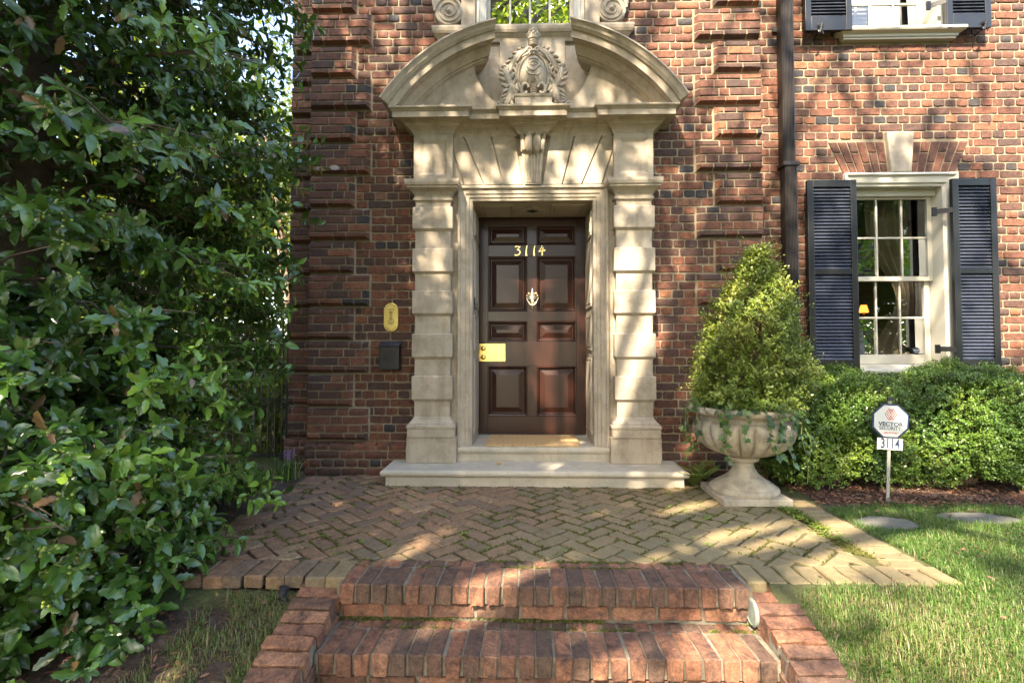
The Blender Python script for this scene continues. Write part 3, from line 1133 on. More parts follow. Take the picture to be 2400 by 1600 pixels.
# flat arch of voussoirs
fa = empty('flat_arch', (AX, -.1, 2.457), house)
bot = [-.72, -.583, -.413, -.249, -.079]
top = [-.86, -.72, -.590, -.354, -.149]
MB().box(AX - .695, AX + .695, -.075, .01, 2.4455, 2.875).build('backing', 'limestone', fa)
def clip_line(poly, lim, s):
    out = []
    n = len(poly)
    ins = lambda p: s * p[0] <= lim
    for i in range(n):
        p, q = poly[i], poly[(i + 1) % n]
        if ins(p):
            out.append(p)
        if ins(p) != ins(q):
            t = (s * lim - p[0]) / (q[0] - p[0])
            out.append((s * lim, p[1] + (q[1] - p[1]) * t))
    return out
for s in (-1, 1):
    for i in range(4):
        g = .0048
        ex0, ex1 = -bot[i] - g, -bot[i + 1] + g
        tx0, tx1 = -top[i] - g, -top[i + 1] + g
        poly = [(s * ex1, 2.450), (s * ex0, 2.450), (s * tx0, 2.868), (s * tx1, 2.868)]
        poly = clip_line(poly, .676, s)
        poly = [(AX + x, z) for x, z in (poly if s > 0 else poly[::-1])]
        lime(MB().prism(poly, -.103, -.07, .004, .004), 'voussoir', fa, 0)
# keystone with scrolled head and flutes
ks = MB()
ks.prism([(AX - .066, 2.446), (AX + .066, 2.446), (AX + .092, 2.72), (AX - .092, 2.72)], -.128, -.08)
for i in range(6):
    f = (i - 2.5) / 3
    ks.tube([(AX + f * .058, -.128, 2.462), (AX + f * .082, -.128, 2.70)], [.0075, .0105], 8)
for s in (-1, 1):
    ks.tube([(AX + s * .028, -.122, 2.715), (AX + s * .030, -.150, 2.735), (AX + s * .034, -.165, 2.775), (AX + s * .037, -.160, 2.82), (AX + s * .040, -.145, 2.872)], [.026, .031, .033, .034, .030], 12)
    ks.tube([(AX + s * .072, -.122, 2.715), (AX + s * .076, -.148, 2.735), (AX + s * .082, -.156, 2.78), (AX + s * .088, -.150, 2.82), (AX + s * .094, -.140, 2.872)], [.016, .019, .020, .020, .018], 10)
ks.prism([(AX - .098, 2.72), (AX + .098, 2.72), (AX + .112, 2.870), (AX - .112, 2.870)], -.14, -.08)
lime(ks, 'keystone', fa, 0, smooth=True)

# entablature that breaks forward over the piers and the keystone
ent_prof = [(-.03, 2.862), (0, 2.862), (.006, 2.864), (.008, 2.876), (.016, 2.892), (.034, 2.910), (.058, 2.922), (.066, 2.926), (.066, 2.936), (.078, 2.942), (.084, 2.952), (.150, 2.954), (.150, 3.000), (.156, 3.003), (.160, 3.012), (.174, 3.020), (.177, 3.026), (.177, 3.036)]
a0, a1, c0 = 1.001, .674, .125
yp, yr = -.150, -.098
path = [(AX - a0, .01), (AX - a0, yp), (AX - a1, yp), (AX - a1, yr), (AX - c0, yr), (AX - c0, yp), (AX + c0, yp), (AX + c0, yr), (AX + a1, yr), (AX + a1, yp), (AX + a0, yp), (AX + a0, .01)]
m_ = MB()
# the recessed stretches carry a lower projection, so cut them shallower
m_.plan(path, ent_prof)
lime(m_, 'entablature', house, 0)

# broken segmental pediment
PC, PR = 2.262, 1.489
prof = [(0.0, -.02), (0.0, -.372), (.012, -.374), (.016, -.366), (.030, -.352), (.048, -.345), (.060, -.330), (.066, -.326), (.066, -.312), (.072, -.310), (.122, -.308), (.122, -.296), (.118, -.292), (.118, -.235), (.128, -.232), (.134, -.222), (.150, -.212), (.168, -.180), (.174, -.176), (.174, -.160), (.186, -.156), (.190, -.138), (.196, -.13), (.196, -.02)]
for s in (-1, 1):
    m_ = MB()
    rings = []
    for i in range(29):
        ring = []
        for rr, y in prof:
            t0 = 11.5 + 8.5 * (1 + y / .374)      # the mouldings return at the inner end
            th = R(t0 + (56.3 - t0) * i / 28)
            x = math.sin(th) * (PR - rr)
            z = max(3.0365, PC + math.cos(th) * (PR - rr))
            ring.append((AX + s * x, y, z))
        rings.append(ring)
    m_.rings(rings)
    lime(m_, 'pediment_scroll', house, 0, smooth=True)

# tympanum with its rounded inner edge, and the apron behind
CR, CZ_ = .50, 3.535
for s in (-1, 1):
    pts = []
    RI = PR - .17
    for i in range(17):
        th = R(18 + (54 - 18) * i / 16)
        x, z = math.sin(th) * RI, PC + math.cos(th) * RI
        if z > 3.037 and x > CR - .02:
            pts.append((x, z))
    xe = math.sqrt(RI ** 2 - (3.037 - PC) ** 2)
    pts.append((xe, 3.037))
    pts.append((.285, 3.037))
    a_lo = math.acos(.285 / CR)
    a_hi = 0.10
    for i in range(15):
        a = -a_lo + (a_hi + a_lo) * i / 14
        pts.append((math.cos(a) * CR, CZ_ + math.sin(a) * CR))
    poly = [(AX + s * x, z) for x, z in pts]
    m_ = MB()
    m_.rings([[(x, -.02, z) for x, z in poly], [(x, -.128, z) for x, z in poly]])
    lime(m_, 'tympanum', house, 0)
lime(MB().box(AX - .60, AX - .286, -.006, .01, 3.034, 3.70), 'niche_panel', house, 0)
lime(MB().box(AX + .286, AX + .60, -.006, .01, 3.034, 3.70), 'niche_panel', house, 0)
m_ = MB()
m_.box(AX - .283, AX + .283, -.018, .01, 3.034, 3.778)
lime(m_, 'apron', house, 0)

# carved cartouche
ca = empty('cartouche', (AX, -.25, 3.036), house)
K = AX + .004
m_ = MB()
m_.ubox(K - .150, K + .150, -.300, -.09, [(.008, 3.037), (.010, 3.052), (0, 3.058), (0, 3.105), (.008, 3.112), (.012, 3.130)])
lime(m_, 'pedestal', ca, .002, 'carved_stone')
# shield dome
m_ = MB()
rings = []
for i in range(8):
    t = i / 7
    ring = []
    rr = 1 - t * .97
    for k in range(28):
        a = 2 * math.pi * k / 28
        ring.append((K + .118 * rr * math.cos(a) * (1 - .12 * math.sin(a)), -.205 - .075 * math.sqrt(max(0, 1 - rr * rr)), 3.338 + .165 * rr * math.sin(a)))
    rings.append(ring)
m_.rings([[(x, -.085, z) for x, y, z in rings[0]]] + rings)
lime(m_, 'shield', ca, 0, 'carved_stone', smooth=True)
def ell(t, rx, rz, y):
    a = 2 * math.pi * t
    return (K + rx * math.cos(a) * (1 - .12 * math.sin(a)), y, 3.338 + rz * math.sin(a))
m_ = MB()
m_.tube([ell(k / 40, .126, .174, -.215) for k in range(41)], .011, 8)
m_.tube([ell(k / 40, .146, .194, -.195) for k in range(41)], .016, 8)
for k in range(44):
    x, y, z = ell((k + .5) / 44, .137, .184, -.222)
    m_.blob((x, y, z), .0055, 5, 4)
lime(m_, 'shield_rim', ca, 0, 'carved_stone', smooth=True)
# low relief on the shield: visored helmet, curved band, crossed staves
m_ = MB()
def sy(x, z):
    q = ((x - K) / .118) ** 2 + ((z - 3.338) / .165) ** 2
    return -.207 - .075 * math.sqrt(max(0.0, 1 - min(q, 1)))
def rel(pts, r):
    pts = [(K + x, z) for x, z in pts]
    m_.tube([(x, sy(x, z) , z) for x, z in pts], r, 6)
rel([(-.045, .07 + 3.338), (-.05, 3.375), (-.03, 3.345), (0, 3.335), (.02, 3.35), (.035, 3.372), (.055, 3.385), (.06, 3.41)], .006)
rel([(-.03, 3.40), (-.01, 3.418), (.02, 3.418), (.038, 3.40)], .005)
rel([(-.03, 3.39), (0, 3.38), (.03, 3.39)], .004)
rel([(-.045, 3.41), (-.04, 3.435), (-.015, 3.448), (.02, 3.446), (.04, 3.43)], .005)
rel([(-.055, 3.335), (-.035, 3.31), (0, 3.30), (.035, 3.305), (.052, 3.32), (.055, 3.345)], .006)
rel([(-.025, 3.305), (-.052, 3.262)], .005)
rel([(.03, 3.305), (.055, 3.262)], .005)
for zz in (3.288, 3.275, 3.262):
    rel([(-.012, zz), (0, zz - .01), (.014, zz)], .006)
lime(m_, 'relief', ca, 0, 'carved_stone', smooth=True)
# acanthus sides
def acanthus(s):
    m_ = MB()
    def leafrow(pts, rads, y, lobes):
        m_.tube([(K + s * x, y, z) for x, z in pts], rads, 10)
        n = len(pts)
        for k in range(lobes):
            t = (k + .5) / lobes * (n - 1)
            i = min(int(t), n - 2)
            f = t - i
            x = pts[i][0] * (1 - f) + pts[i + 1][0] * f
            z = pts[i][1] * (1 - f) + pts[i + 1][1] * f
            dx, dz = pts[i + 1][0] - pts[i][0], pts[i + 1][1] - pts[i][1]
            l = math.hypot(dx, dz)
            r = rads[i] * (1 - f) + rads[i + 1] * f
            for side in (1, -1):
                nx, nz = -dz / l * side, dx / l * side
                ang = math.atan2(nz + dz / l * .9, nx + dx / l * .9)
                rot = Matrix.Rotation(-ang if s > 0 else ang - math.pi, 3, 'Y')
                m_.blob((K + s * (x + nx * r * 1.15), y - r * .35, z + nz * r * 1.15), (r * 1.15, r * .55, r * .48), 8, 6, .08, rot)
    # upper bow from the crown round the shield
    leafrow([(.055, 3.565), (.105, 3.535), (.150, 3.48), (.185, 3.41), (.205, 3.34)], [.020, .026, .030, .030, .026], -.185, 7)
    # big side leaf
    leafrow([(.155, 3.20), (.190, 3.25), (.215, 3.31), (.232, 3.365), (.240, 3.40)], [.030, .038, .036, .028, .018], -.20, 5)
    # lower leaf that ends in the volute
    leafrow([(.165, 3.24), (.185, 3.18), (.200, 3.12), (.225, 3.075), (.265, 3.050)], [.030, .036, .034, .026, .016], -.22, 6)
    # foot volutes
    vol = []
    for k in range(22):
        a = -math.pi / 2 + k / 21 * math.pi * 2.6
        r = .030 * (1 - k / 27)
        vol.append((K + s * (.285 + r * math.cos(a)), -.235, 3.073 + r * math.sin(a)))
    m_.tube(vol, [.012 * (1 - k / 34) for k in range(22)], 8)
    m_.blob((K + s * .245, -.205, 3.415), (.022, .02, .022), 8, 6, .1)
    # C scrolls under the shield
    sc_ = []
    for k in range(20):
        a = math.pi * .9 - k / 19 * math.pi * 1.75
        r = .048 * (1 - k / 40)
        sc_.append((K + s * (.072 + r * math.cos(a) * .75), -.262, 3.185 + r * math.sin(a) * 1.15))
    m_.tube(sc_, [.010 + .005 * math.sin(math.pi * k / 19) for k in range(20)], 8)
    # scrolls over the shield
    t2 = []
    for k in range(16):
        a = -.2 + k / 15 * math.pi * 1.5
        r = .026 * (1 - k / 26)
        t2.append((K + s * (.03 + r * math.cos(a)), -.245, 3.528 + r * math.sin(a)))
    m_.tube(t2, .009, 8)
    m_.tube([(K + s * .055, -.24, 3.525), (K + s * .10, -.225, 3.50), (K + s * .135, -.21, 3.45)], [.012, .013, .008], 8)
    return m_
for s in (-1, 1):
    lime(acanthus(s), 'acanthus_leaf', ca, 0, 'carved_stone', smooth=True)
m_ = MB()
for i, z in enumerate((3.15, 3.168, 3.186, 3.204, 3.22)):
    m_.blob((K, -.258, z), (.034 - .003 * abs(i - 1.5), .026, .0105), 12, 6)
m_.blob((K, -.285, 3.122), (.038, .02, .014), 12, 6)
for i, z in enumerate((3.575, 3.59, 3.607)):
    m_.blob((K, -.225, z), (.043, .035, .013), 12, 6)
lime(m_, 'binding', ca, 0, 'carved_stone', smooth=True)
m_ = MB()
m_.lathe([(.03, 3.615), (.044, 3.63), (.048, 3.655), (.036, 3.672), (.03, 3.68), (.022, 3.70), (.010, 3.73), (.004, 3.742)], (K, -.215, 0), 16)
for k in range(8):
    a = 2 * math.pi * k / 8
    m_.blob((K + .047 * math.cos(a), -.215 + .04 * math.sin(a), 3.668), (.014, .014, .017), 6, 5, .1)
    m_.blob((K + .03 * math.cos(a + .4), -.215 + .028 * math.sin(a + .4), 3.70), (.011, .011, .014), 6, 5, .1)
lime(m_, 'crown_finial', ca, 0, 'carved_stone', smooth=True)
rim_back = MB()
rim_back.prism([(K - .17, 3.10), (K + .17, 3.10), (K + .225, 3.25), (K + .19, 3.45), (K + .10, 3.57), (K - .10, 3.57), (K - .19, 3.45), (K - .225, 3.25)], -.175, -.01)
lime(rim_back, 'backing', ca, .01, 'carved_stone')

# ---- architrave, lined opening, door
for s in (-1, 1):
    a, b_ = sorted((AX + s * .625, AX + s * .700))
    lime(MB().box(a, b_, -.082, .006, .1269, 2.4445), 'jamb_strip', house, 0)
m_ = MB()
OX0, OX1, OZ1 = AX - .510, AX + .510, 2.318
m_.frame(OX0, OX1, .2472, OZ1, [(.125, -.02), (.125, -.112), (.118, -.118), (.104, -.118), (.098, -.106), (.086, -.100), (.060, -.098), (.056, -.090), (.030, -.088), (.026, -.080), (.004, -.078), (0, -.07), (0, -.02)])
lime(m_, 'architrave', house, 0)
m_ = MB()
m_.frame(OX0, OX1, .2473, OZ1, [(0.0, -.018), (.0, .50), (.14, .50), (.14, -.018)])
m_.build('door_lining', 'stone_paint', house)
lin = empty('lining_panel', (AX, .2, 2.318), house)
for s in (-1, 1):
    for z0, z1 in ((.33, .98), (1.05, 1.36), (1.43, 2.00), (2.05, 2.26)):
        m_ = MB()
        xw = AX + s * .510
        rings = []
        for o, d_ in ((.0, .0), (.0, .010), (.018, .010), (.03, .002), (.032, .012), (.05, .012)):
            rings.append([(xw - s * d_, .03 + o, z0 + o), (xw - s * d_, .40 - o, z0 + o), (xw - s * d_, .40 - o, z1 - o), (xw - s * d_, .03 + o, z1 - o)])
        m_.rings(rings)
        m_.build('side_panel', 'stone_paint', lin)
for x0, x1 in ((AX - .46, AX - .17), (AX + .17, AX + .46)):
    m_ = MB()
    rings = []
    for o, d_ in ((.0, .0), (.0, .010), (.018, .010), (.03, .002), (.032, .012), (.05, .012)):
        rings.append([(x0 + o, .03 + o, OZ1 - d_), (x1 - o, .03 + o, OZ1 - d_), (x1 - o, .40 - o, OZ1 - d_), (x0 + o, .40 - o, OZ1 - d_)])
    m_.rings(rings)
    m_.build('soffit_panel', 'stone_paint', lin)
m_ = MB()
for w_, d_ in ((.15, .010),):
    outer = [(AX - .16, .215), (AX, .05), (AX + .16, .215), (AX, .385)]
    inner = [(AX - .075, .215), (AX, .135), (AX + .075, .215), (AX, .295)]
    m_.rings([[(x, y, OZ1) for x, y in outer], [(x, y, OZ1 - .014) for x, y in outer], [(x, y, OZ1 - .014) for x, y in inner], [(x, y, OZ1 - .002) for x, y in inner]])
m_.build('soffit_diamond', 'stone_paint', lin)
m_ = MB()
m_.add([(AX - .07, .215, OZ1 - .004), (AX, .14, OZ1 - .004), (AX + .07, .215, OZ1 - .004), (AX, .29, OZ1 - .004)], [(0, 1, 2, 3)])
m_.build('dark_gap', 'black_iron', lin)  # flat black sheet painting in the darkness of the gap inside the diamond

door = empty('door', (AX, .46, .25), house)
DX0, DX1, DZ0, DZ1, DY = AX - .510, AX + .510, .256, 2.318, .46
rows = [(.428, .896), (1.131, 1.322), (1.416, 1.941), (2.049, 2.240)]
c1, c2, c3, c4 = AX - .420, AX - .046, AX + .046, AX + .420
m_ = MB()
m_.box(DX0, DX1, DY + .028, DY + .05, DZ0, DZ1)
m_.build('core', 'door_paint', door)
m_ = MB()
m_.box(DX0, c1, DY, DY + .0279, DZ0, DZ1)
m_.box(c4, DX1, DY, DY + .0279, DZ0, DZ1)
zz = [DZ0] + [z for r in rows for z in r] + [DZ1]
for i in range(0, len(zz), 2):
    m_.box(c1, c4, DY + .0003, DY + .0278, zz[i], zz[i + 1])
for a, b_ in rows:
    m_.box(c2, c3, DY + .0006, DY + .0277, a, b_)
m_.build('frame', 'door_paint', door, bevel=.002)
for a, b_ in rows:
    for x0, x1 in ((c1, c2), (c3, c4)):
        m_ = MB()
        rings = []
        for o, y in ((0, DY + .027), (0, DY + .001), (.006, DY - .006), (.014, DY - .004), (.022, DY + .012), (.030, DY + .020), (.034, DY + .020), (.078, DY + .007), (.082, DY + .006)):
            rings.append([(x0 + o, y, a + o), (x1 - o, y, a + o), (x1 - o, y, b_ - o), (x0 + o, y, b_ - o)])
        m_.rings(rings)
        m_.build('panel', 'door_paint', door)
m_ = MB()
m_.box(AX - .508, AX - .252, DY - .006, DY - .0005, .941, 1.110)
lk = m_.build('lock_plate', 'brass', door, bevel=.002)
m_ = MB()
for z in (1.066, .982):
    m_.lathe([(.022, 0), (.024, .006), (.018, .016), (.014, .022), (.004, .024)], (0, 0, 0), 20)
    n = len(m_.V) - 100
    m_.V[n:] = [(AX - .462 + v[0], DY - .006 - v[2], z + v[1]) for v in m_.V[n:]]
m_.build('lock_cylinder', 'brass', lk, True)

def stroke(pts, w0, w1, y, th=.004):
    """brushed numeral stroke: flat ribbon with thickness along a polyline of (x, z)"""
    mb = MB()
    n = len(pts)
    rings = []
    for i, (x, z) in enumerate(pts):
        p, q = pts[max(i - 1, 0)], pts[min(i + 1, n - 1)]
        dx, dz = q[0] - p[0], q[1] - p[1]
        l = math.hypot(dx, dz) or 1
        w = w0 + (w1 - w0) * i / (n - 1)
        nx, nz = -dz / l * w, dx / l * w
        rings.append([(x + nx, y, z + nz), (x - nx, y, z - nz), (x - nx, y - th, z - nz), (x + nx, y - th, z + nz)])
    mb.rings(rings)
    return mb
def numeral(parts):
    mb = MB()
    for pts, a, b_ in parts:
        s_ = stroke(pts, a, b_, DY - .0005)
        mb.add(s_.V, s_.F)
    return mb.build('numeral', 'gilt', door)
nx, nz = AX - .165, 1.945
numeral([([(nx + .004, nz + .084), (nx + .012, nz + .092), (nx + .052, nz + .088), (nx + .024, nz + .058)], .005, .005),
         ([(nx + .022, nz + .060), (nx + .046, nz + .054), (nx + .054, nz + .034), (nx + .040, nz + .014), (nx + .016, nz + .006), (nx, nz + .012)], .005, .007)])
for dx in (.105, .180):
    numeral([([(nx + dx + .014, nz + .100), (nx + dx + .006, nz + .065), (nx + dx + .004, nz + .035), (nx + dx + .006, nz + .0)], .0035, .0085)])
numeral([([(nx + .262, nz + .098), (nx + .250, nz + .07), (nx + .228, nz + .040)], .005, .003),
         ([(nx + .226, nz + .040), (nx + .258, nz + .048), (nx + .292, nz + .054)], .004, .0065),
         ([(nx + .272, nz + .080), (nx + .264, nz + .045), (nx + .262, nz + .004)], .004, .007)])
# urn-shaped knocker
kn = empty('knocker', (AX, DY, 1.53), door)
m_ = MB()
kx = AX + .003
for z, w, d_, h in ((1.612, .010, .012, .016), (1.590, .020, .016, .014), (1.575, .028, .018, .010), (1.552, .044, .022, .014), (1.535, .050, .022, .008), (1.510, .022, .018, .03), (1.478, .014, .014, .012), (1.462, .010, .012, .01), (1.447, .006, .008, .012)):
    m_.blob((kx, DY - .012, z), (w, d_, h), 12, 8)
m_.blob((kx, DY - .014, 1.626), (.006, .008, .012), 8, 6)
for s in (-1, 1):
    m_.blob((kx + s * .035, DY - .012, 1.585), (.012, .012, .014), 8, 6)
    m_.blob((kx + s * .05, DY - .012, 1.565), (.010, .012, .010), 8, 6)
m_.build('back_plate', 'knocker_metal', kn, True, angle=60)
m_ = MB()
pts = []
for k in range(17):
    t = k / 16
    a = math.pi * t
    pts.append((kx - .055 * math.cos(a) * (1 - .25 * math.sin(a)), DY - .022 - .012 * math.sin(a), 1.548 - .078 * math.sin(a)))
m_.tube(pts, [.005 + .004 * math.sin(math.pi * k / 16) for k in range(17)], 8)
m_.build('ring', 'knocker_metal', kn, True, angle=60)

# ---- window over the door
uw = empty('window', (AX, .05, 3.87), house)
m_ = MB()
m_.ubox(AX - .815, AX + .815, -.01, .008, [(0, 3.735), (.006, 3.74), (.012, 3.765), (.030, 3.785), (.034, 3.795), (.045, 3.80), (.055, 3.82), (.06, 3.845), (.058, 3.862)])
m_.box(AX - .49, AX + .49, .0081, .3, 3.78, 3.861)
lime(m_, 'sill', uw, 0)
WC = AX - .02
for s in (-1, 1):
    m_ = MB()
    m_.ubox(min(WC + s * .475, WC + s * .60), max(WC + s * .475, WC + s * .60), -.055, .008, [(0, 3.863), (0, 5.2)])
    lime(m_, 'jamb', uw, .006)
    m_ = MB()
    for r0, r1, y in ((.128, .0, -.055),):
        cxv, czv = WC + s * .705, 3.992
        m_.lathe([(.125, .0), (.125, .06), (.118, .068), (.0005, .068)], (0, 0, 0), 32)
        m_.V[:] = [(cxv + v[0], .008 - v[2], czv + v[1]) for v in m_.V]
        sp = []
        for k in range(60):
            t = k / 59
            a = t * math.pi * 5.2
            r = .112 * (1 - t) + .012
            sp.append((cxv + s * r * math.cos(a), -.062, czv + r * math.sin(a)))
        m_.tube(sp, [.0105 * (1 - .4 * k / 59) for k in range(60)], 8)
        m_.blob((cxv, -.065, czv), (.022, .02, .022), 12, 8)
        m_.tube([(cxv + s * .11, -.03, czv + .02), (cxv + s * .125, -.03, czv + .14), (cxv + s * .09, -.03, czv + .28), (cxv + s * .0, -.03, czv + .42), (cxv - s * .08, -.03, czv + .62)], [.03, .035, .035, .032, .02], 10)
        m_.box(cxv - .085 if s > 0 else cxv - .02, cxv + .02 if s > 0 else cxv + .085, -.03, .008, czv, czv + .55)
    lime(m_, 'volute', uw, 0, smooth=True)
MB().frame(WC - .385, WC + .385, 3.862, 5.15, [(.088, .04), (.088, -.02), (.06, -.024), (.05, -.01), (.02, -.004), (0, .01), (0, .22), (.088, .22)]).build('casing', 'cream_paint', uw, bevel=.003)
sash(uw, WC - .385, WC + .385, 3.865, 5.10, .10, 4, 3, stile=.03, top=.04, bot=.025)

# ------------------------------------------------------------------ ground, patio, steps
def gz(x, y):
    if abs(x) < 1.03 and y < -1.93:
        return -0.75
    if abs(x) < 1.86 and -1.97 < y < 0.1:
        return -0.16
    z = -0.030 if x < 0 else -0.010
    if y < -1.9:
        z = max(-0.56, (-0.045 - 0.265 * (-1.9 - y)) if x < 0 else (-0.010 - 0.30 * max(0.0, -1.99 - y) - (0.03 * max(0.0, min(1.0, (1.32 - x) / .15)) if y < -2.0 else 0)))
    n = mnoise.noise((x * 1.3, y * 1.3, 0.0)) * 0.012 + mnoise.noise((x * 5, y * 5, 3.0)) * 0.005
    return z + n

xs = sorted(set([-160, -90, -50, -30, -18, -12, -9, 9, 12, 18, 30, 50, 90, 160] + [round(-7 + .1 * i, 3) for i in range(141)] + [-1.9, 1.9, -1.87, -1.85, 1.85, 1.87, -1.04, -1.02, 1.02, 1.04]))
ys = sorted(set([-160, -90, -50, -30, -18, -12, 12, 18, 30, 50, 90, 160] + [round(-8 + .1 * i, 3) for i in range(181)] + [-1.98, -1.96, -1.94, -1.92]))
V = np.array([(x, y, gz(x, y)) for y in ys for x in xs])
nx_, ny_ = len(xs), len(ys)
F = np.array([(j * nx_ + i, j * nx_ + i + 1, (j + 1) * nx_ + i + 1, (j + 1) * nx_ + i) for j in range(ny_ - 1) for i in range(nx_ - 1)])
tag(bulk('ground', V, F, 'ground', smooth=True), 'gently sloping front yard of thin turf and brown earth', 'ground', kind='structure')

# patio
patio = empty('patio', (0, -1.0, 0))
tag(patio, 'herringbone brick patio with mossy joints before the door', 'patio', kind='structure')
gx = np.arange(-1.895, 1.896, .02)
gy = np.arange(-1.975, .06, .02)
VV = []
for y in gy:
    for x in gx:
        n = mnoise.noise((x * 3.2, y * 3.2, 1.7))
        VV.append((x, y, -.0105 + .0055 * max(-1, min(1, n * 2)) + random.uniform(-.001, .001)))
nx_, ny_ = len(gx), len(gy)
F = np.array([(j * nx_ + i, j * nx_ + i + 1, (j + 1) * nx_ + i + 1, (j + 1) * nx_ + i) for j in range(ny_ - 1) for i in range(nx_ - 1)])
bulk('joint_bed', np.array(VV), F, 'joint_bed', patio, smooth=True)

def up(x, y, z, rz):
    return Matrix.Translation((x, y, z)) @ Matrix.Rotation(rz, 4, 'Z') @ Matrix.Rotation(R(-90) + random.uniform(-.012, .012), 4, 'X') @ Matrix.Rotation(random.uniform(-.012, .012), 4, 'Z')

PA = .0985
IX0, IX1, IY0, IY1 = -1.695, 1.625, -1.80, -.075
full, cut, perim = [], [], []
c45 = math.cos(R(45))
for i in range(-40, 41):
    for j in range(-40, 41):
        r_ = (i - j) % 4
        if r_ == 0:
            cxl, cyl, ang = i + 1.0, j + .5, R(45)
        elif r_ == 3:
            cxl, cyl, ang = i + .5, j + 1.0, R(135)
        else:
            continue
        x = (cxl - cyl) * c45 * PA + 0.03
        y = (cxl + cyl) * c45 * PA - 1.2
        # slow wander of the old paving
        x += .012 * mnoise.noise((x, y, 5.0))
        y += .012 * mnoise.noise((x, y, 9.0))
        if not (IX0 - .1 < x < IX1 + .1 and IY0 - .1 < y < IY1 + .1):
            continue
        if abs(x - AX) < 1.02 and y > -.28:
            continue
        L_, W_ = 2 * PA - .0095, PA - .0095
        z = .0 + .006 * mnoise.noise((x * 2, y * 2, 2.0)) + random.uniform(-.002, .002)
        ang2 = ang + random.uniform(-.022, .022)
        ux, uy = math.cos(ang2), math.sin(ang2)
        cs = [(x + sx * ux * L_ / 2 - sy_ * uy * W_ / 2, y + sx * uy * L_ / 2 + sy_ * ux * W_ / 2) for sx, sy_ in ((-1, -1), (1, -1), (1, 1), (-1, 1))]
        if all(IX0 <= px <= IX1 and IY0 <= py <= IY1 for px, py in cs):
            full.append((up(x, y, z, ang2), L_ + random.uniform(-.003, .002), W_ + random.uniform(-.002, .002), .05))
            perim.append(cs)
        else:
            poly = cs
            for ax, lim, sg in ((0, IX0, 1), (0, IX1, -1), (1, IY0, 1), (1, IY1, -1)):
                out = []
                for k in range(len(poly)):
                    p, q = poly[k], poly[(k + 1) % len(poly)]
                    ip, iq = (p[ax] - lim) * sg >= 0, (q[ax] - lim) * sg >= 0
                    if ip:
                        out.append(p)
                    if ip != iq:
                        t = (lim - p[ax]) / (q[ax] - p[ax])
                        out.append((p[0] + (q[0] - p[0]) * t, p[1] + (q[1] - p[1]) * t))
                poly = out
                if len(poly) < 3:
                    break
            if len(poly) >= 3:
                ar = abs(sum(poly[k][0] * poly[(k + 1) % len(poly)][1] - poly[(k + 1) % len(poly)][0] * poly[k][1] for k in range(len(poly)))) / 2
                if ar > .0018:
                    cut.append((poly, z))
for poly, z in cut:
    mb = MB()
    p2 = inset_poly(poly, .005)
    p3 = inset_poly(poly, .010)
    cx, cy_ = sum(p[0] for p in poly) / len(poly), sum(p[1] for p in poly) / len(poly)
    rings = [[(x - cx, y - cy_, z - .05) for x, y in p2], [(x - cx, y - cy_, z - .006) for x, y in p2], [(x - cx, y - cy_, z) for x, y in p3]]
    mb.rings(rings)
    me = bpy.data.meshes.new('paver')
    me.from_pydata(mb.V, [], mb.F)
    me.materials.append(MAT['brick_paver'])
    link('paver', me, patio, None, Matrix.Translation((cx, cy_, 0)))['tone'] = random.random()
bord = []
def row(x0, y0, dx, dy, n, rz, w=.195, h=.0875):
    for k in range(n):
        bord.append((up(x0 + dx * k + random.uniform(-.004, .004), y0 + dy * k + random.uniform(-.004, .004), random.uniform(-.004, .002), rz + random.uniform(-.03, .03)), w + random.uniform(-.006, .004), h + random.uniform(-.004, .002), .055))
row(-1.80, -1.74, 0, .0985, 17, 0)
row(1.80, -1.78, 0, .0985, 12, 0)
row(-1.85, -1.90, .0985, 0, 10, R(90))
row(.985, -1.90, .0985, 0, 10, R(90))
nfull = 300 - len(cut) - len(bord)
lay(bord, patio, 'brick_paver', name='paver', ch=.005, rough=.004, cc=.007)
lay(full, patio, 'brick_paver', name='paver', limit=max(60, nfull), key=lambda b: b[0].translation.y, mass='paving', ch=.004, rough=.004, cc=.008)

# moss and seedlings in the joints
pts = []
for cs in perim:
    for k in range(4):
        p, q = cs[k], cs[(k + 1) % 4]
        for _ in range(26 if k % 2 == 0 else 13):
            t = random.random()
            o = random.gauss(0, .0045)
            x, y = p[0] + (q[0] - p[0]) * t, p[1] + (q[1] - p[1]) * t
            l = math.hypot(q[0] - p[0], q[1] - p[1])
            x += (q[1] - p[1]) / l * (o + .004)
            y -= (q[0] - p[0]) / l * (o + .004)
            if mnoise.noise((x * 2.6, y * 2.6, 1.7)) * 1.5 + mnoise.noise((x * 8, y * 8, 4.7)) * .6 > -.12:
                pts.append((x, y, .001))
for _ in range(9000):
    x, y = 1.66 + random.gauss(0, .028), random.uniform(-1.8, -.75)
    if mnoise.noise((x * 4, y * 4, 1.1)) > -.2:
        pts.append((x, y, -.001))
for _ in range(2600):
    x, y = random.uniform(-1.9, -1.66), random.uniform(-1.6, -.3)
    if mnoise.noise((x * 6, y * 6, 7.1)) > .22:
        pts.append((x, y, .002))
for _ in range(9000):
    x = random.uniform(-.92, .92)
    y, z = random.choice(((-2.045, -.163), (-2.10, -.168), (-1.80, .0), (-1.858, -.004), (-2.03, -.16)))
    y += random.gauss(0, .006)
    if mnoise.noise((x * 3.1, y * 9, 2.2)) > .08:
        pts.append((x, y, z))
P = np.array(pts)
n = len(P)
D = unit(np.stack([RNG.normal(0, .6, n), RNG.normal(0, .6, n), np.full(n, 1.0)], 1))
Vm, Fm = scatter(QUAD[0] * np.array([1.5, 1, 1]), QUAD[1], P - np.array([0, 0, .004]), frames(D, rdir(n)), RNG.uniform(.007, .014, n))
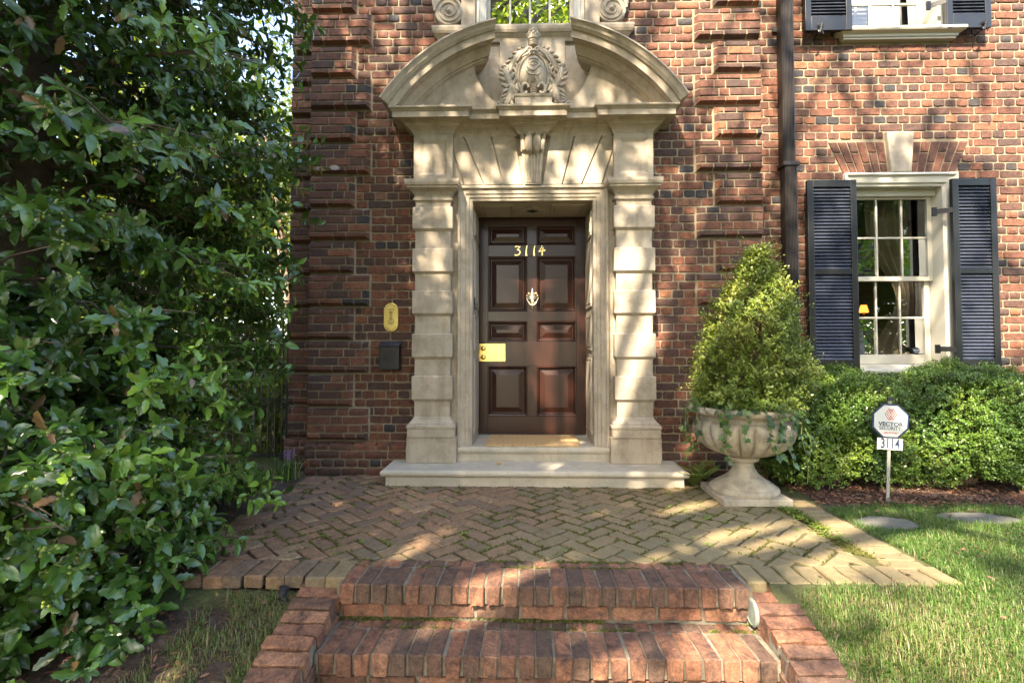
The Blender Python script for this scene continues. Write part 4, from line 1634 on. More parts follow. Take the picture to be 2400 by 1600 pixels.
tag(bulk('moss', Vm, Fm, 'moss_green', None, RNG.random(n)), 'green moss growing in the patio joints', 'moss', kind='stuff')
pts = []
for _ in range(70):
    cs = random.choice(perim)
    k = random.randrange(4)
    t = random.random()
    x, y = cs[k][0] + (cs[(k + 1) % 4][0] - cs[k][0]) * t, cs[k][1] + (cs[(k + 1) % 4][1] - cs[k][1]) * t
    for _ in range(random.randint(4, 9)):
        pts.append((x + random.gauss(0, .011), y + random.gauss(0, .011), .008 + random.random() * .008))
for _ in range(330):
    pts.append((1.66 + random.gauss(0, .04), random.uniform(-1.5, -.8), .006 + random.random() * .012))
P = np.array(pts)
n = len(P)
Vm, Fm = scatter(OVAL[0] * np.array([1.5, 1, 1]), OVAL[1], P, frames(rdir(n) * np.array([1, 1, .2]), np.tile([0, 0, 1.0], (n, 1)) + rdir(n) * .4), RNG.uniform(.010, .019, n))
tag(bulk('seedling_weeds', Vm, Fm, 'box_leaf', None, np.repeat(RNG.uniform(.5, 1, n), len(OVAL[1]))), 'tiny clover seedlings sprouting between the pavers', 'weeds', kind='stuff')

# steps
steps = empty('brick_steps', (0, -2.3, -.5))
tag(steps, 'red brick steps with mortared edge-laid treads rising to the patio', 'steps')
SX = .925
st = []
YF = [-2.066, -2.315, -2.565]
for k in range(3):
    zt = -.165 * k + .004
    yf = YF[k]
    n = 25
    for i in range(n):
        x = -SX + 2 * SX * (i + .5) / n
        lean = x * .05
        M = Matrix.Translation((x + random.uniform(-.002, .002), yf + random.uniform(-.005, .004), zt - .0465 + random.uniform(-.003, .002))) @ Matrix.Rotation(lean + random.uniform(-.015, .015), 4, 'Z') @ Matrix.Rotation(random.uniform(-.012, .012), 4, 'Y')
        st.append((M, .0655, .090, .192))
        M = Matrix.Translation((x - lean * .2 + random.uniform(-.002, .002), yf + .205 + random.uniform(-.002, .003), zt - .0475 + random.uniform(-.003, .001))) @ Matrix.Rotation(lean + random.uniform(-.015, .015), 4, 'Z')
        st.append((M, .0655, .090, .066))
    for i in range(9):
        w = 2 * SX / 9
        x = -SX + w * (i + .5)
        M = Matrix.Translation((x, yf + .024 + random.uniform(-.003, .003), zt - .132 + random.uniform(-.002, .002)))
        st.append((M, w - .012, .060, .09))
sv = []
def cheek_z(y):
    return -.022 - .262 * (-1.92 - y)
for s in (-1, 1):
    k = 0
    y = -1.955
    while y > -3.05:
        M = Matrix.Translation((s * 1.032 + random.uniform(-.006, .006), y - .03, cheek_z(y) - .045 + random.uniform(-.004, .004))) @ Matrix.Rotation(R(14.0) + random.uniform(-.02, .02), 4, 'X') @ Matrix.Rotation(random.uniform(-.03, .03), 4, 'Z')
        st.append((M, .196, .088, .059))
        y -= .0705
    # stretchers on the inner face, below the capping
    for c in range(2):
        for i in range(5):
            y = -2.03 - .205 * i - c * .1
            z = cheek_z(y - .05) - .135 - c * .072
            M = Matrix.Translation((s * .930, y - .1, z)) @ Matrix.Rotation(R(-90) if s > 0 else R(90), 4, 'Z') @ Matrix.Rotation(R(14) * (1 if s < 0 else -1) * -1, 4, 'Y')
            sv.append((M, .195, .060, .06))
lay(st + sv, steps, 'brick_step', ch=.0045, rough=.004, cc=.006)
m_ = MB()
for k in range(3):
    zt = -.165 * k
    m_.box(-SX - .01, SX + .01, YF[k] + .014, YF[k] + .27 if k else -1.80, zt - .085, zt - .006)
    m_.box(-SX - .01, SX + .01, YF[k] + .034, -1.80, zt - .175, zt - .0851)
m_.box(-SX - .0, SX + .0, -2.5, -1.8, -.7, -.51)
m_.build('mortar_bed', 'mortar_step', steps)
for s in (-1, 1):
    m_ = MB()
    a, b_ = sorted((s * .94, s * 1.122))
    m_.rings([[(a, y, -.8), (b_, y, -.8), (b_, y, cheek_z(y) - .012), (a, y, cheek_z(y) - .012)] for y in (-1.94, -3.06)])
    m_.build('curb_core', 'mortar_step', steps)

# brick path at the foot
path = MB()
path.box(-.95, .95, -9.0, -2.58, -.62, -.50)
tag(path.build('path', 'brick_paver'), 'brick front path at the foot of the steps', 'path', kind='structure')

# stepping stones
for cx, cy_, rx, ry, sd, lab in ((2.15, -1.15, .20, .13, 1, 'grey flagstone beside the patio edge, half sunk in lawn'), (2.78, -1.06, .27, .14, 2, 'grey flagstone near the yard sign, grass creeping over it')):
    rs = random.Random(sd)
    poly = [(cx + rx * math.cos(a) * rs.uniform(.85, 1.1), cy_ + ry * math.sin(a) * rs.uniform(.85, 1.1)) for a in [2 * math.pi * k / 11 for k in range(11)]]
    m_ = MB()
    m_.rings([[(x, y, -.08) for x, y in poly], [(x, y, -.008) for x, y in poly], [(x, y, -.003) for x, y in inset_poly(poly, .012)]])
    tag(m_.build('stepping_stone', 'bluestone'), lab, 'stone', 'flagstones in the lawn')

# mulch beds
def bed(name, x0, x1, fy0, fy1, label, zo=.012):
    VV, FF = [], []
    nx_, ny_ = int((x1 - x0) / .06), 24
    for j in range(ny_ + 1):
        for i in range(nx_ + 1):
            x = x0 + (x1 - x0) * i / nx_
            y = fy0(x) + (fy1(x) - fy0(x)) * j / ny_
            e = min(j / 3, (ny_ - j) / 3, i / 2, (nx_ - i) / 2, 1)
            VV.append((x, y, gz(x, y) + zo * e - .01 * (1 - e) + .012 * mnoise.noise((x * 6, y * 6, 0)) * e))
    for j in range(ny_):
        for i in range(nx_):
            a = j * (nx_ + 1) + i
            FF.append((a, a + 1, a + nx_ + 2, a + nx_ + 1))
    o = bulk(name, np.array(VV), np.array(FF), 'soil', smooth=True)
    tag(o, label, 'soil', kind='structure')
bed('mulch_bed', 1.92, 5.4, lambda x: -.80 + .06 * math.sin(x * 3) - .04 * (x < 2.3), lambda x: .15, 'brown mulch bed under the boxwood hedge')
bed('planting_bed', -5.2, -1.13, lambda x: -3.6, lambda x: -2.02, 'dark earth bed under the holly beside the steps')
bed('side_bed', -5.2, -1.92, lambda x: -1.98, lambda x: .0, 'mulched earth between the holly and the patio', .02)

n = 15000
px = np.concatenate([RNG.uniform(1.92, 4.6, 9500), RNG.uniform(-3.6, -1.13, 3500), RNG.uniform(-3.2, -1.92, 2000)])
py = np.concatenate([-.80 + .95 * RNG.random(9500) ** 1.4 + RNG.normal(0, .03, 9500), RNG.uniform(-3.1, -2.02, 3500), RNG.uniform(-1.98, .0, 2000)])
pz = np.array([gz(a, b_) for a, b_ in zip(px, py)]) + .018 + RNG.uniform(-.004, .010, n)
P = np.stack([px, py, pz], 1)
Vm, Fm = scatter(QUAD[0] * np.array([.6, 1, 1]), QUAD[1], P, frames(rdir(n) * np.array([1, 1, .3]), np.tile([0, 0, 1.0], (n, 1)) + rdir(n) * .6), RNG.uniform(.012, .04, n))
tag(bulk('mulch', Vm, Fm, 'mulch_chip', None, RNG.random(n)), 'shredded brown bark mulch over the beds', 'mulch', kind='stuff')

# ------------------------------------------------------------------ grass
def blades(name, P, L, tone, label, wid=.0017):
    n = len(P)
    a = RNG.uniform(0, 2 * np.pi, n)
    d = np.stack([np.cos(a), np.sin(a), np.zeros(n)], 1)
    side = np.stack([-np.sin(a), np.cos(a), np.zeros(n)], 1) * (wid * RNG.uniform(.6, 1.25, n))[:, None]
    lean = RNG.uniform(.1, 1.5, n)[:, None]
    L = np.asarray(L)[:, None]
    up_ = np.array([0, 0, 1.0])
    p0 = P
    p1 = P + (up_ * .62 + d * lean * .22) * L
    p2 = P + (up_ * (1.0 - lean * .28) + d * lean * .72) * L
    V = np.stack([p0 - side, p0 + side, p1 + side * .8, p1 - side * .8, p2 + side * .12, p2 - side * .12], 1).reshape(-1, 3)
    F = np.array([(0, 1, 2, 3), (3, 2, 4, 5)])
    FF = (F[None] + (np.arange(n) * 6)[:, None, None]).reshape(-1, 4)
    return tag(bulk(name, V, FF, 'grass_blade', None, np.repeat(tone, 2)), label, 'grass', kind='stuff')

def on_lawn(x, y):
    if x < 1.13 and y < -1.9 and x > 0:
        return False
    if 0 < x < 1.93 and y > -2.0:
        return False
    if y > -.80 + .06 * math.sin(x * 3) - .04 * (x < 2.3) + random.uniform(-.08, .02):
        return False
    for cx, cy_, rx, ry in ((2.15, -1.15, .18, .115), (2.78, -1.06, .25, .125)):
        if ((x - cx) / rx) ** 2 + ((y - cy_) / ry) ** 2 < 1:
            return False
    return True
pts, Ls, tn = [], [], []
while len(pts) < 150000:
    if random.random() < .62:
        x, y = random.uniform(1.1, 3.6), random.uniform(-3.0, -.7)
    else:
        x, y = random.uniform(1.1, 5.2), random.uniform(-3.6, -.6)
    if not on_lawn(x, y):
        continue
    f = mnoise.noise((x * 1.7, y * 1.7, 0)) + .5 * mnoise.noise((x * 5, y * 5, 2))
    bare = mnoise.noise((x * 2.3 + 4, y * 2.3, 6))
    near = max(0, 1 - abs(x - 1.5) / .6) * (y < -2.1)
    if random.random() < bare * 1.2 + near * .3:
        continue
    pts.append((x, y, gz(x, y) - .004))
    Ls.append(random.uniform(.016, .046) * max(.4, 1 + .9 * f) * (1.7 if random.random() < .03 else 1))
    dry = random.random() < (.10 + .42 * max(0, bare) + .35 * near)
    tn.append(random.uniform(.78, 1.0) if dry else max(0, min(.75, .38 + .3 * f + random.gauss(0, .15))))
blades('lawn_grass', np.array(pts), Ls, np.array(tn), 'patchy green lawn grass beside the patio and steps')
pts, Ls, tn = [], [], []
for _ in range(200000):
    if len(pts) > 10000:
        break
    x, y = random.uniform(-1.75, -1.10), random.uniform(-3.2, -2.03)
    lim = -1.42 - .26 * (-2.05 - y) + .12 * mnoise.noise((x * 4, y * 4, 0))
    if x < lim - .12 * random.random():
        continue
    if mnoise.noise((x * 6, y * 6, 3)) < -.18 or random.random() < .3:
        continue
    pts.append((x, y, gz(x, y) + .004))
    Ls.append(random.uniform(.015, .045) if random.random() < .9 else random.uniform(.05, .09))
    tn.append(random.uniform(.76, 1) if random.random() < .62 else random.uniform(.2, .7))
blades('tuft_grass', np.array(pts), Ls, np.array(tn), 'thin straw-coloured grass on the earth beside the brick curb', .0016)

# ------------------------------------------------------------------ things by the door
m_ = MB()
w_, d0, d1 = .395, -.105, .38
m_.rings([[(AX + x, y, z) for x, y in ((-w_, d0), (w_, d0), (w_, d1), (-w_, d1))] for z in (.2485, .262, .2655)])
mat_o = m_.build('doormat', 'coir', None, bevel=.006)
tag(mat_o, 'worn tan coir doormat on the stone threshold', 'doormat')
n = 9000
P = np.stack([RNG.uniform(AX - w_, AX + w_, n), RNG.uniform(d0, d1, n), np.full(n, .263)], 1)
Vm, Fm = scatter(QUAD[0] * np.array([.25, 1, 1]), QUAD[1], P, frames(rdir(n) * np.array([1, 1, .5]) + np.array([0, 0, .6]), rdir(n)), RNG.uniform(.006, .014, n))
bulk('pile', Vm, Fm, 'coir', mat_o)['kind'] = 'stuff'

def text(body, size, loc, mat, parent, name='lettering', rx=90, ry=0, rz=0, ext=.0004, sx=1.0, align='CENTER', off=0.0):
    cu = bpy.data.curves.new(name, 'FONT')
    cu.body = body
    cu.size = size
    cu.align_x = align
    cu.align_y = 'CENTER'
    cu.extrude = ext
    cu.offset = off
    cu.resolution_u = 3
    cu.materials.append(MAT[mat])
    oc = bpy.data.objects.new(name, cu)
    COL.objects.link(oc)
    bpy.context.view_layer.update()
    me = bpy.data.meshes.new_from_object(oc.evaluated_get(bpy.context.evaluated_depsgraph_get()))
    bpy.data.objects.remove(oc)
    bpy.data.curves.remove(cu)
    me.materials.clear()
    me.materials.append(MAT[mat])
    o = bpy.data.objects.new(name, me)
    COL.objects.link(o)
    if parent:
        o.parent = parent
        o.matrix_parent_inverse = parent_inv(parent)
    o.matrix_basis = Matrix.Translation(loc) @ Matrix.Rotation(R(rz), 4, 'Z') @ Matrix.Rotation(R(rx), 4, 'X') @ Matrix.Rotation(R(ry), 4, 'Z') @ Matrix.Diagonal((sx, 1, 1, 1))
    return o

# brass plaque
pq = empty('house_plaque', (-1.238, -.004, 1.333))
tag(pq, 'brass oval house plaque dated 1927 on the brick wall', 'plaque')
def stadium(cx, cz, w, h, n=14):
    r = w / 2
    pts = [(cx + r * math.cos(a), cz + h / 2 - r + r * math.sin(a)) for a in [math.pi * k / n for k in range(n + 1)]]
    pts += [(cx + r * math.cos(a), cz - h / 2 + r + r * math.sin(a)) for a in [math.pi + math.pi * k / n for k in range(n + 1)]]
    return pts
MB().prism(stadium(-1.238, 1.333, .128, .250), -.012, .004, .004, .003).build('plate', 'plaque_brass', pq)
m_ = MB()
so, si = stadium(-1.238, 1.333, .116, .238), stadium(-1.238, 1.333, .112, .234)
m_.rings([[(x, -.0121, z) for x, z in so], [(x, -.0132, z) for x, z in so], [(x, -.0132, z) for x, z in si], [(x, -.0121, z) for x, z in si]], True, False, False)
m_.build('border', 'plaque_brass', pq)
m_ = MB()
for x0, x1, z0, z1 in ((-.018, .018, .046, .051), (-.014, .014, .040, .045), (-.011, -.007, -.010, .040), (-.002, .002, -.010, .040), (.007, .011, -.010, .040), (-.015, .015, -.016, -.011), (-.02, .02, -.022, -.018)):
    m_.box(-1.238 + x0, -1.238 + x1, -.0135, -.0122, 1.333 + z0, 1.333 + z1)
m_.build('column_emblem', 'plaque_dark', pq)
text('1927', .026, (-1.238, -.0128, 1.280), 'plaque_dark', pq, sx=1.05, off=.0008)
def arc_text(body, cx, cz, r, a0, a1, size, flip=False):
    n = len(body)
    for i, ch in enumerate(body):
        if ch == ' ':
            continue
        a = R(a0 + (a1 - a0) * (i / (n - 1)))
        rot = math.degrees(a) + (90 if flip else -90)
        text(ch, size, (cx + r * math.cos(a), -.0128, cz + r * math.sin(a)), 'plaque_dark', pq, ry=rot, off=.0003)
arc_text('RICHMOND, VIRGINIA', -1.238, 1.333 - .061, .047, 205, 335, .0105, True)
arc_text('AVENUE HISTORIC', -1.238, 1.333 + .061, .047, 160, 20, .0105)
for z, w in ((.0755, .022), (.069, .028), (.0625, .034), (-.031, .03), (-.0365, .038)):
    MB().box(-1.238 - w, -1.238 + w, -.0130, -.0122, 1.333 + z - .0013, 1.333 + z + .0013).build('worn_lettering', 'plaque_dark', pq)

# mailbox
mbx = empty('mailbox', (-1.235, -.05, .886))
tag(mbx, 'black cast iron wall mailbox under the brass plaque', 'mailbox')
x0, x1, z0, z1 = -1.318, -1.148, .884, 1.086
MB().box(x0, x1, -.085, -.002, z0, z1).build('box', 'black_iron', mbx, bevel=.006)
m_ = MB()
m_.rings([[(x0 - .006, -.094, z1 + .001), (x1 + .006, -.094, z1 + .001), (x1 + .006, -.002, z1 + .034), (x0 - .006, -.002, z1 + .034)], [(x0 - .006, -.094, z1 + .009), (x1 + .006, -.094, z1 + .009), (x1 + .006, -.002, z1 + .042), (x0 - .006, -.002, z1 + .042)]])
m_.build('lid', 'sky_sheen_paint', mbx, bevel=.002)  # sky reflection on the lid is painted in by this lighter blue
m_ = MB()
m_.box(x0 + .02, x1 - .02, -.052, -.044, z1 + .020, z1 + .0272)
m_.build('slot', 'sign_black', mbx)
m_ = MB()
cxm, czm = (x0 + x1) / 2, 1.005
m_.tube([(cxm + .048 * math.cos(2 * math.pi * k / 24), -.086, czm + .048 * math.sin(2 * math.pi * k / 24)) for k in range(25)], .003, 6)
for a in (45, 135):
    for o in (-.012, .012):
        ca_, sa = math.cos(R(a)), math.sin(R(a))
        m_.tube([(cxm + ca_ * .03 - sa * o, -.087, czm + sa * .03 + ca_ * o), (cxm - ca_ * .03 - sa * o, -.087, czm - sa * .03 + ca_ * o)], .003, 6)
for i in range(6):
    xx = x0 + .02 + i * .026
    m_.tube([(xx + .008 * math.cos(2 * math.pi * k / 10), -.086, z0 + .026 + .008 * math.sin(2 * math.pi * k / 10)) for k in range(11)], .0022, 5)
m_.tube([(x0 + .012, -.086, z0 + .045), (x1 - .012, -.086, z0 + .045)], .002, 5)
m_.tube([(x0 + .014, -.086, z0 + .05), (x0 + .014, -.086, z1 - .015), (x1 - .014, -.086, z1 - .015), (x1 - .014, -.086, z0 + .05)], .002, 5)
m_.build('ornament', 'black_iron', mbx, True)

# doorbell keypad on the lining
kp = MB()
kp.box(AX - .510 + .0005, AX - .500, .02, .055, 1.40, 1.51)
kpo = kp.build('door_keypad', 'sign_black', None, bevel=.003)
tag(kpo, 'narrow black keypad on the left lining of the doorway', 'keypad')
for i in range(5):
    MB().box(AX - .4999, AX - .498, .028, .047, 1.412 + i * .018, 1.422 + i * .018).build('button', 'stake_grey', kpo)

# round bronze step light in the curb
m_ = MB()
m_.lathe([(.0585, 0), (.0585, .010), (.050, .014), (.048, .011), (.0005, .012)], (0, 0, 0), 28)
m_.V[:] = [(.9285 - v[2], -2.075 + v[0], -.095 + v[1]) for v in m_.V]
slt = m_.build('step_light', 'verdigris', None, True)
tag(slt, 'round weathered bronze step light set in the brick curb', 'light')

# small black garden spotlight
gl_ = empty('garden_spotlight', (-1.19, -2.05, -.08))
tag(gl_, 'small black garden spotlight tucked in grass beside the curb', 'light')
zb = gz(-1.19, -2.05)
m_ = MB()
m_.lathe([(.022, zb - .02), (.024, zb + .012), (.012, zb + .016), (.012, zb + .03)], (-1.19, -2.05, 0), 14)
m_.build('base', 'sign_black', gl_, True)
m_ = MB()
m_.tube([(-1.19, -2.05, zb + .020), (-1.186, -2.045, zb + .050), (-1.184, -2.043, zb + .062), (-1.184, -2.043, zb + .0625)], [.016, .020, .023, .017], 14)
m_.build('head', 'sign_black', gl_, True)

# fallen leaves
def fallen(x, y, z, size, mat, label, rz):
    mb = MB()
    T, F = leaf_strip([0, .2, .45, .7, 1], [.04, .25, .42, .3, .01], .35, -.15)
    c, s = math.cos(rz), math.sin(rz)
    mb.add([(x + (c * v[0] - s * v[1]) * size, y + (s * v[0] + c * v[1]) * size, z + v[2] * size + .003) for v in T], [tuple(f) for f in F])
    tag(mb.build('fallen_leaf', mat), label, 'leaf')
fallen(-.27, -.24, .1275, .055, 'yellow_leaf', 'curled yellow leaf lying on the stone step slab', 1.2)
fallen(2.35, -1.62, -.015, .07, 'orange_leaf', 'orange brown leaf lying on the sunlit lawn', .6)

# ------------------------------------------------------------------ stone urn
UX, UY = 1.487, -.655
urn = empty('garden_urn', (UX, UY, 0))
tag(urn, 'weathered stone garden urn with fluted bowl on square plinth', 'urn')
m_ = MB()
m_.box(UX - .232, UX + .232, UY - .232, UY + .232, .003, .052)
m_.build('plinth', 'cast_stone', urn, bevel=.006)
prof = [(.226, .0525), (.232, .062), (.232, .076), (.222, .090), (.205, .096), (.200, .106), (.176, .122), (.130, .148), (.096, .178), (.075, .212), (.066, .245), (.068, .258), (.090, .264), (.102, .276), (.104, .288), (.094, .300), (.075, .304)]
m_ = MB().lathe(prof, (UX, UY, 0), 48)
m_.build('foot', 'cast_stone', urn, True, angle=40)
NL = 20
def lobe(r, z, a, i):
    t = (z - .30) / .26
    k = abs(math.cos(a * NL / 2))
    amp = .052 * math.sin(math.pi * max(0, min(1, t * .97 + .03))) ** .6
    return r + amp * (k ** .42 - .62), z
bowl = [(.072, .303), (.13, .308), (.185, .325), (.24, .352), (.282, .388), (.310, .430), (.325, .475), (.327, .515), (.318, .545), (.300, .560)]
m_ = MB().lathe(bowl, (UX, UY, 0), 200, lobe)
m_.build('bowl', 'cast_stone', urn, True, angle=60)
m_ = MB().lathe([(.298, .556), (.292, .566), (.288, .585), (.300, .598), (.330, .604)], (UX, UY, 0), 64, None, False, False)
m_.build('neck', 'cast_stone', urn, True)
def rimf(r, z, a, i):
    if 2 <= i <= 6:
        w = math.sin(a * 24 + (z - .63) * 60) * .007 + math.sin(a * 12) * .002
        return r + w, z
    return r, z
m_ = MB().lathe([(.326, .600), (.346, .603), (.358, .612), (.366, .624), (.367, .637), (.360, .649), (.348, .655), (.325, .655), (.310, .640), (.300, .60), (.0005, .60)], (UX, UY, 0), 192, rimf)
m_.build('rim', 'cast_stone', urn, True, angle=50)
m_ = MB().lathe([(.30, .612), (.15, .63), (.0005, .635)], (UX, UY, 0), 32, lambda r, z, a, i: (r, z + .008 * math.sin(a * 5)), False, False)
m_.build('potting_soil', 'pot_soil', urn, True)

# yard sign
sg = empty('yard_sign', (2.475, -.745, -.02))
tag(sg, 'white octagonal security company yard sign on a stake before the hedge', 'sign')
SM = Matrix.Translation((2.448, -.735, 0)) @ Matrix.Rotation(R(2.6), 4, 'Y') @ Matrix.Rotation(R(-4), 4, 'Z')
def sign_obj(mb, name, mat, **kw):
    mb.V[:] = [tuple(SM @ Vector(v)) for v in mb.V]
    return mb.build(name, mat, sg, **kw)
def octa(r, cz):
    return [(r * math.cos(R(22.5 + 45 * k)), cz + r * math.sin(R(22.5 + 45 * k))) for k in range(8)]
OZ = .560
sign_obj(MB().box(-.0105, .0105, .006, .016, -.15, .72), 'stake', 'stake_grey', bevel=.002)
sign_obj(MB().box(-.016, .016, .003, .021, .70, .725), 'stake_cap', 'sign_black', bevel=.002)
sign_obj(MB().prism(octa(.130, OZ), -.001, .005), 'border_panel', 'sign_navy')
sign_obj(MB().prism(octa(.117, OZ), -.003, .0), 'face_panel', 'sign_white')
sign_obj(MB().box(-.083, .083, -.002, .004, .361, .4395), 'number_plate', 'sign_white')
def sign_text(body, size, x, z, mat, **kw):
    o = text(body, size, (0, 0, 0), mat, None, **kw)
    b0 = o.matrix_basis.copy()
    o.parent = sg
    o.matrix_parent_inverse = parent_inv(sg)
    o.matrix_basis = SM @ Matrix.Translation((x, -.0036 if z > .45 else -.0026, z)) @ b0
sign_text('VECTOR', .037, 0, OZ - .022, 'sign_navy', sx=1.12, off=.0011)
sign_text('SECURITY.', .036, 0, OZ - .051, 'sign_navy', sx=.90)
sign_text('1-888-VECTOR-1', .0155, 0, OZ - .083, 'sign_red', sx=.92, off=.0004)
sign_text('www.vectorsecurity.com', .0095, 0, OZ - .0985, 'sign_red', sx=.9)
sign_text('3114', .096, 0, .4005, 'sign_navy', sx=.66, off=.0016)
def diamond(cx, mat):
    mb = MB()
    a, h, z0 = .026, .043, OZ + .046
    P_ = [(cx, z0 + h), (cx + a, z0), (cx, z0 - h), (cx - a, z0)]
    Q_ = [(cx, z0 + h - .0085), (cx + a - .005, z0), (cx, z0 - h + .0085), (cx - a + .005, z0)]
    for k in range(4):
        k2 = (k + 1) % 4
        mb.add([(*P_[k][:1], -.0036, P_[k][1]), (P_[k2][0], -.0036, P_[k2][1]), (Q_[k2][0], -.0036, Q_[k2][1]), (Q_[k][0], -.0036, Q_[k][1])], [(0, 1, 2, 3)])
    sign_obj(mb, 'logo_diamond', mat)
diamond(-.014, 'sign_red')
diamond(.0, 'sign_red')
diamond(.014, 'sign_red')

# sticker in the lower pane
stk = MB()
cxs, czs, ys_ = WIN + .246, 1.045, YW + .178
stk.prism([(cxs + .031 * math.cos(R(22.5 + 45 * k)), czs + .031 * math.sin(R(22.5 + 45 * k))) for k in range(8)], ys_, ys_ + .002)
so_ = stk.build('window_sticker', 'sign_navy')
tag(so_, 'small navy octagonal security sticker inside the lower window pane', 'sticker')
text('VECTOR', .0135, (cxs, ys_ - .0006, czs + .003), 'sign_white', so_, off=.0004)
MB().box(cxs - .013, cxs + .013, ys_ - .001, ys_ - .0002, czs - .015, czs - .012).build('fine_print', 'sign_white', so_)

# curtains, blinds and lamps inside the windows
def curtain(x0, x1, z0, z1, y, label, gather):
    VV, FF = [], []
    nx_, nz_ = 40, 26
    for j in range(nz_ + 1):
        t = j / nz_
        z = z1 + (z0 - z1) * t
        pull = gather * math.exp(-((t - .62) / .22) ** 2) if gather else 0
        for i in range(nx_ + 1):
            s_ = i / nx_
            x = x1 + (x0 - x1) * s_ * (1 - pull * .8)
            VV.append((x, y + .025 * math.sin(s_ * 26 + t * 2), z))
    for j in range(nz_):
        for i in range(nx_):
            a = j * (nx_ + 1) + i
            FF.append((a, a + 1, a + nx_ + 2, a + nx_ + 1))
    tag(bulk('curtain', np.array(VV), np.array(FF), 'curtain_cloth', smooth=True), label, 'curtain')
curtain(WIN - .02, WIN + .42, .9, 2.6, YW + .42, 'beige tied-back curtain behind the panes of the ground floor window', .8)
bl = empty('window_blind', (WIN, YW + .26, 3.9))
tag(bl, 'cream slatted blind closed behind the upstairs window', 'blind')
for i in range(30):
    z = 3.93 + i * .042
    m_ = MB()
    m_.rings([[(x, YW + .235, z - .012), (x, YW + .240, z - .014), (x, YW + .268, z + .018), (x, YW + .262, z + .020)] for x in (WIN - .35, WIN + .35)])
    m_.build('slat', 'blind_white', bl)
for x in (WIN - .2, WIN + .0, WIN + .2):
    MB().box(x - .012, x + .012, YW + .226, YW + .232, 3.9, 5.15).build('tape', 'blind_white', bl)
MB().box(WIN - .35, WIN + .35, YW + .285, YW + .29, 3.9, 5.15).build('lining', 'blind_white', bl)
def lamp(x, y, z, r0, r1, h, mat, label, flutes):
    e = empty('table_lamp', (x, y, z - .3))
    tag(e, label, 'lamp')
    m_ = MB().lathe([(r0, z), (r0 * .8 + r1 * .2, z + h * .3), (r1, z + h)], (x, y, 0), 48, lambda r, zz, a, i: (r * (1 + .05 * abs(math.cos(a * flutes / 2))), zz), False, False)
    m_.build('lamp_shade', mat, e, True)
    m_ = MB().lathe([(.06, z - .32), (.06, z - .30), (.02, z - .28), (.035, z - .2), (.045, z - .14), (.015, z - .04), (.008, z + .02)], (x, y, 0), 20)
    m_.build('stem', 'lamp_metal', e, True)
lamp(AX - .035, .32, 4.03, .10, .058, .20, 'shade_cream', 'lit cream pleated table lamp in the window over the door', 8)
lamp(4.475, 2.6, 1.545, .055, .034, .10, 'shade_orange', 'lit orange table lamp inside the ground floor window', 8)
for x, y, z in ((AX - .035, .32, 3.71), (4.475, 2.6, 1.225)):
    e = empty('side_table', (x, y, z - .4))
    tag(e, 'small dark table under the lamp over the door' if z > 3 else 'small dark table under the orange lamp', 'table')
    zf = 3.45 if z > 3 else .3
    MB().box(x - .2, x + .2, y - .10, y + .18, z - .03, z - .0005).build('table_top', 'lamp_metal', e)
    for sx in (-1, 1):
        for sy_ in (-1, 1):
            MB().box(x + sx * .17 - .015, x + sx * .17 + .015, y + .04 + sy_ * .11 - .015, y + .04 + sy_ * .11 + .015, zf, z - .0301).build('leg', 'lamp_metal', e)

# ------------------------------------------------------------------ plants
def shoot_leaves(P, D, L, m, tmpl, size, spread=.85, tone=None, jit=.35, sjit=.3, droop=0.0):
    """leaves spiralling along straight shoots. P, D, L per shoot; returns leaf pos, rot, scale, tone"""
    n = len(P)
    k = np.arange(m)
    t = (k + .6) / m
    a = k[None, :] * 2.4 + RNG.uniform(0, 6.28, (n, 1))
    h = np.where(np.abs(D[:, 2:3]) < .9, np.array([[0, 0, 1.0]]), np.array([[1.0, 0, 0]]))
    u = unit(np.cross(D, h))
    w = np.cross(D, u)
    rad = np.cos(a)[..., None] * u[:, None, :] + np.sin(a)[..., None] * w[:, None, :]
    pos = P[:, None, :] + D[:, None, :] * (t[None, :, None] * np.asarray(L)[:, None, None])
    ax = D[:, None, :] * (1.15 - spread * (1 - .6 * t))[None, :, None] + rad * spread
    ax = ax + RNG.normal(0, jit, ax.shape) * .5
    ax[..., 2] -= droop
    nr = D[:, None, :] * .8 - rad * .4 + np.array([0, 0, .75]) + RNG.normal(0, jit, ax.shape) * .6
    pos, ax, nr = pos.reshape(-1, 3), ax.reshape(-1, 3), nr.reshape(-1, 3)
    s = size * RNG.uniform(1 - sjit, 1 + sjit, len(pos))
    tn = np.repeat(tone, m) if tone is not None else RNG.random(len(pos))
    return pos, frames(ax, nr), s, np.clip(tn + RNG.normal(0, .09, len(pos)), 0, 1)

def twigs(P, D, L, r, name, mat, parent):
    """one three-sided twig per shoot, joined"""
    n = len(P)
    h = np.where(np.abs(D[:, 2:3]) < .9, np.array([[0, 0, 1.0]]), np.array([[1.0, 0, 0]]))
    u = unit(np.cross(D, h))
    w = np.cross(D, u)
    V = []
    for e, rr in ((0, r), (1, r * .4)):
        for k in range(3):
            a = 2.094 * k
            V.append(P + D * (np.asarray(L)[:, None] * e) + (u * math.cos(a) + w * math.sin(a)) * rr)
    V = np.stack(V, 1).reshape(-1, 3)
    F = np.array([(0, 1, 4, 3), (1, 2, 5, 4), (2, 0, 3, 5)])
    FF = (F[None] + (np.arange(n) * 6)[:, None, None]).reshape(-1, 4)
    return bulk(name, V, FF, mat, parent)

def noise3(P, f, o=0.0):
    return np.array([mnoise.noise((p[0] * f + o, p[1] * f, p[2] * f)) for p in P])

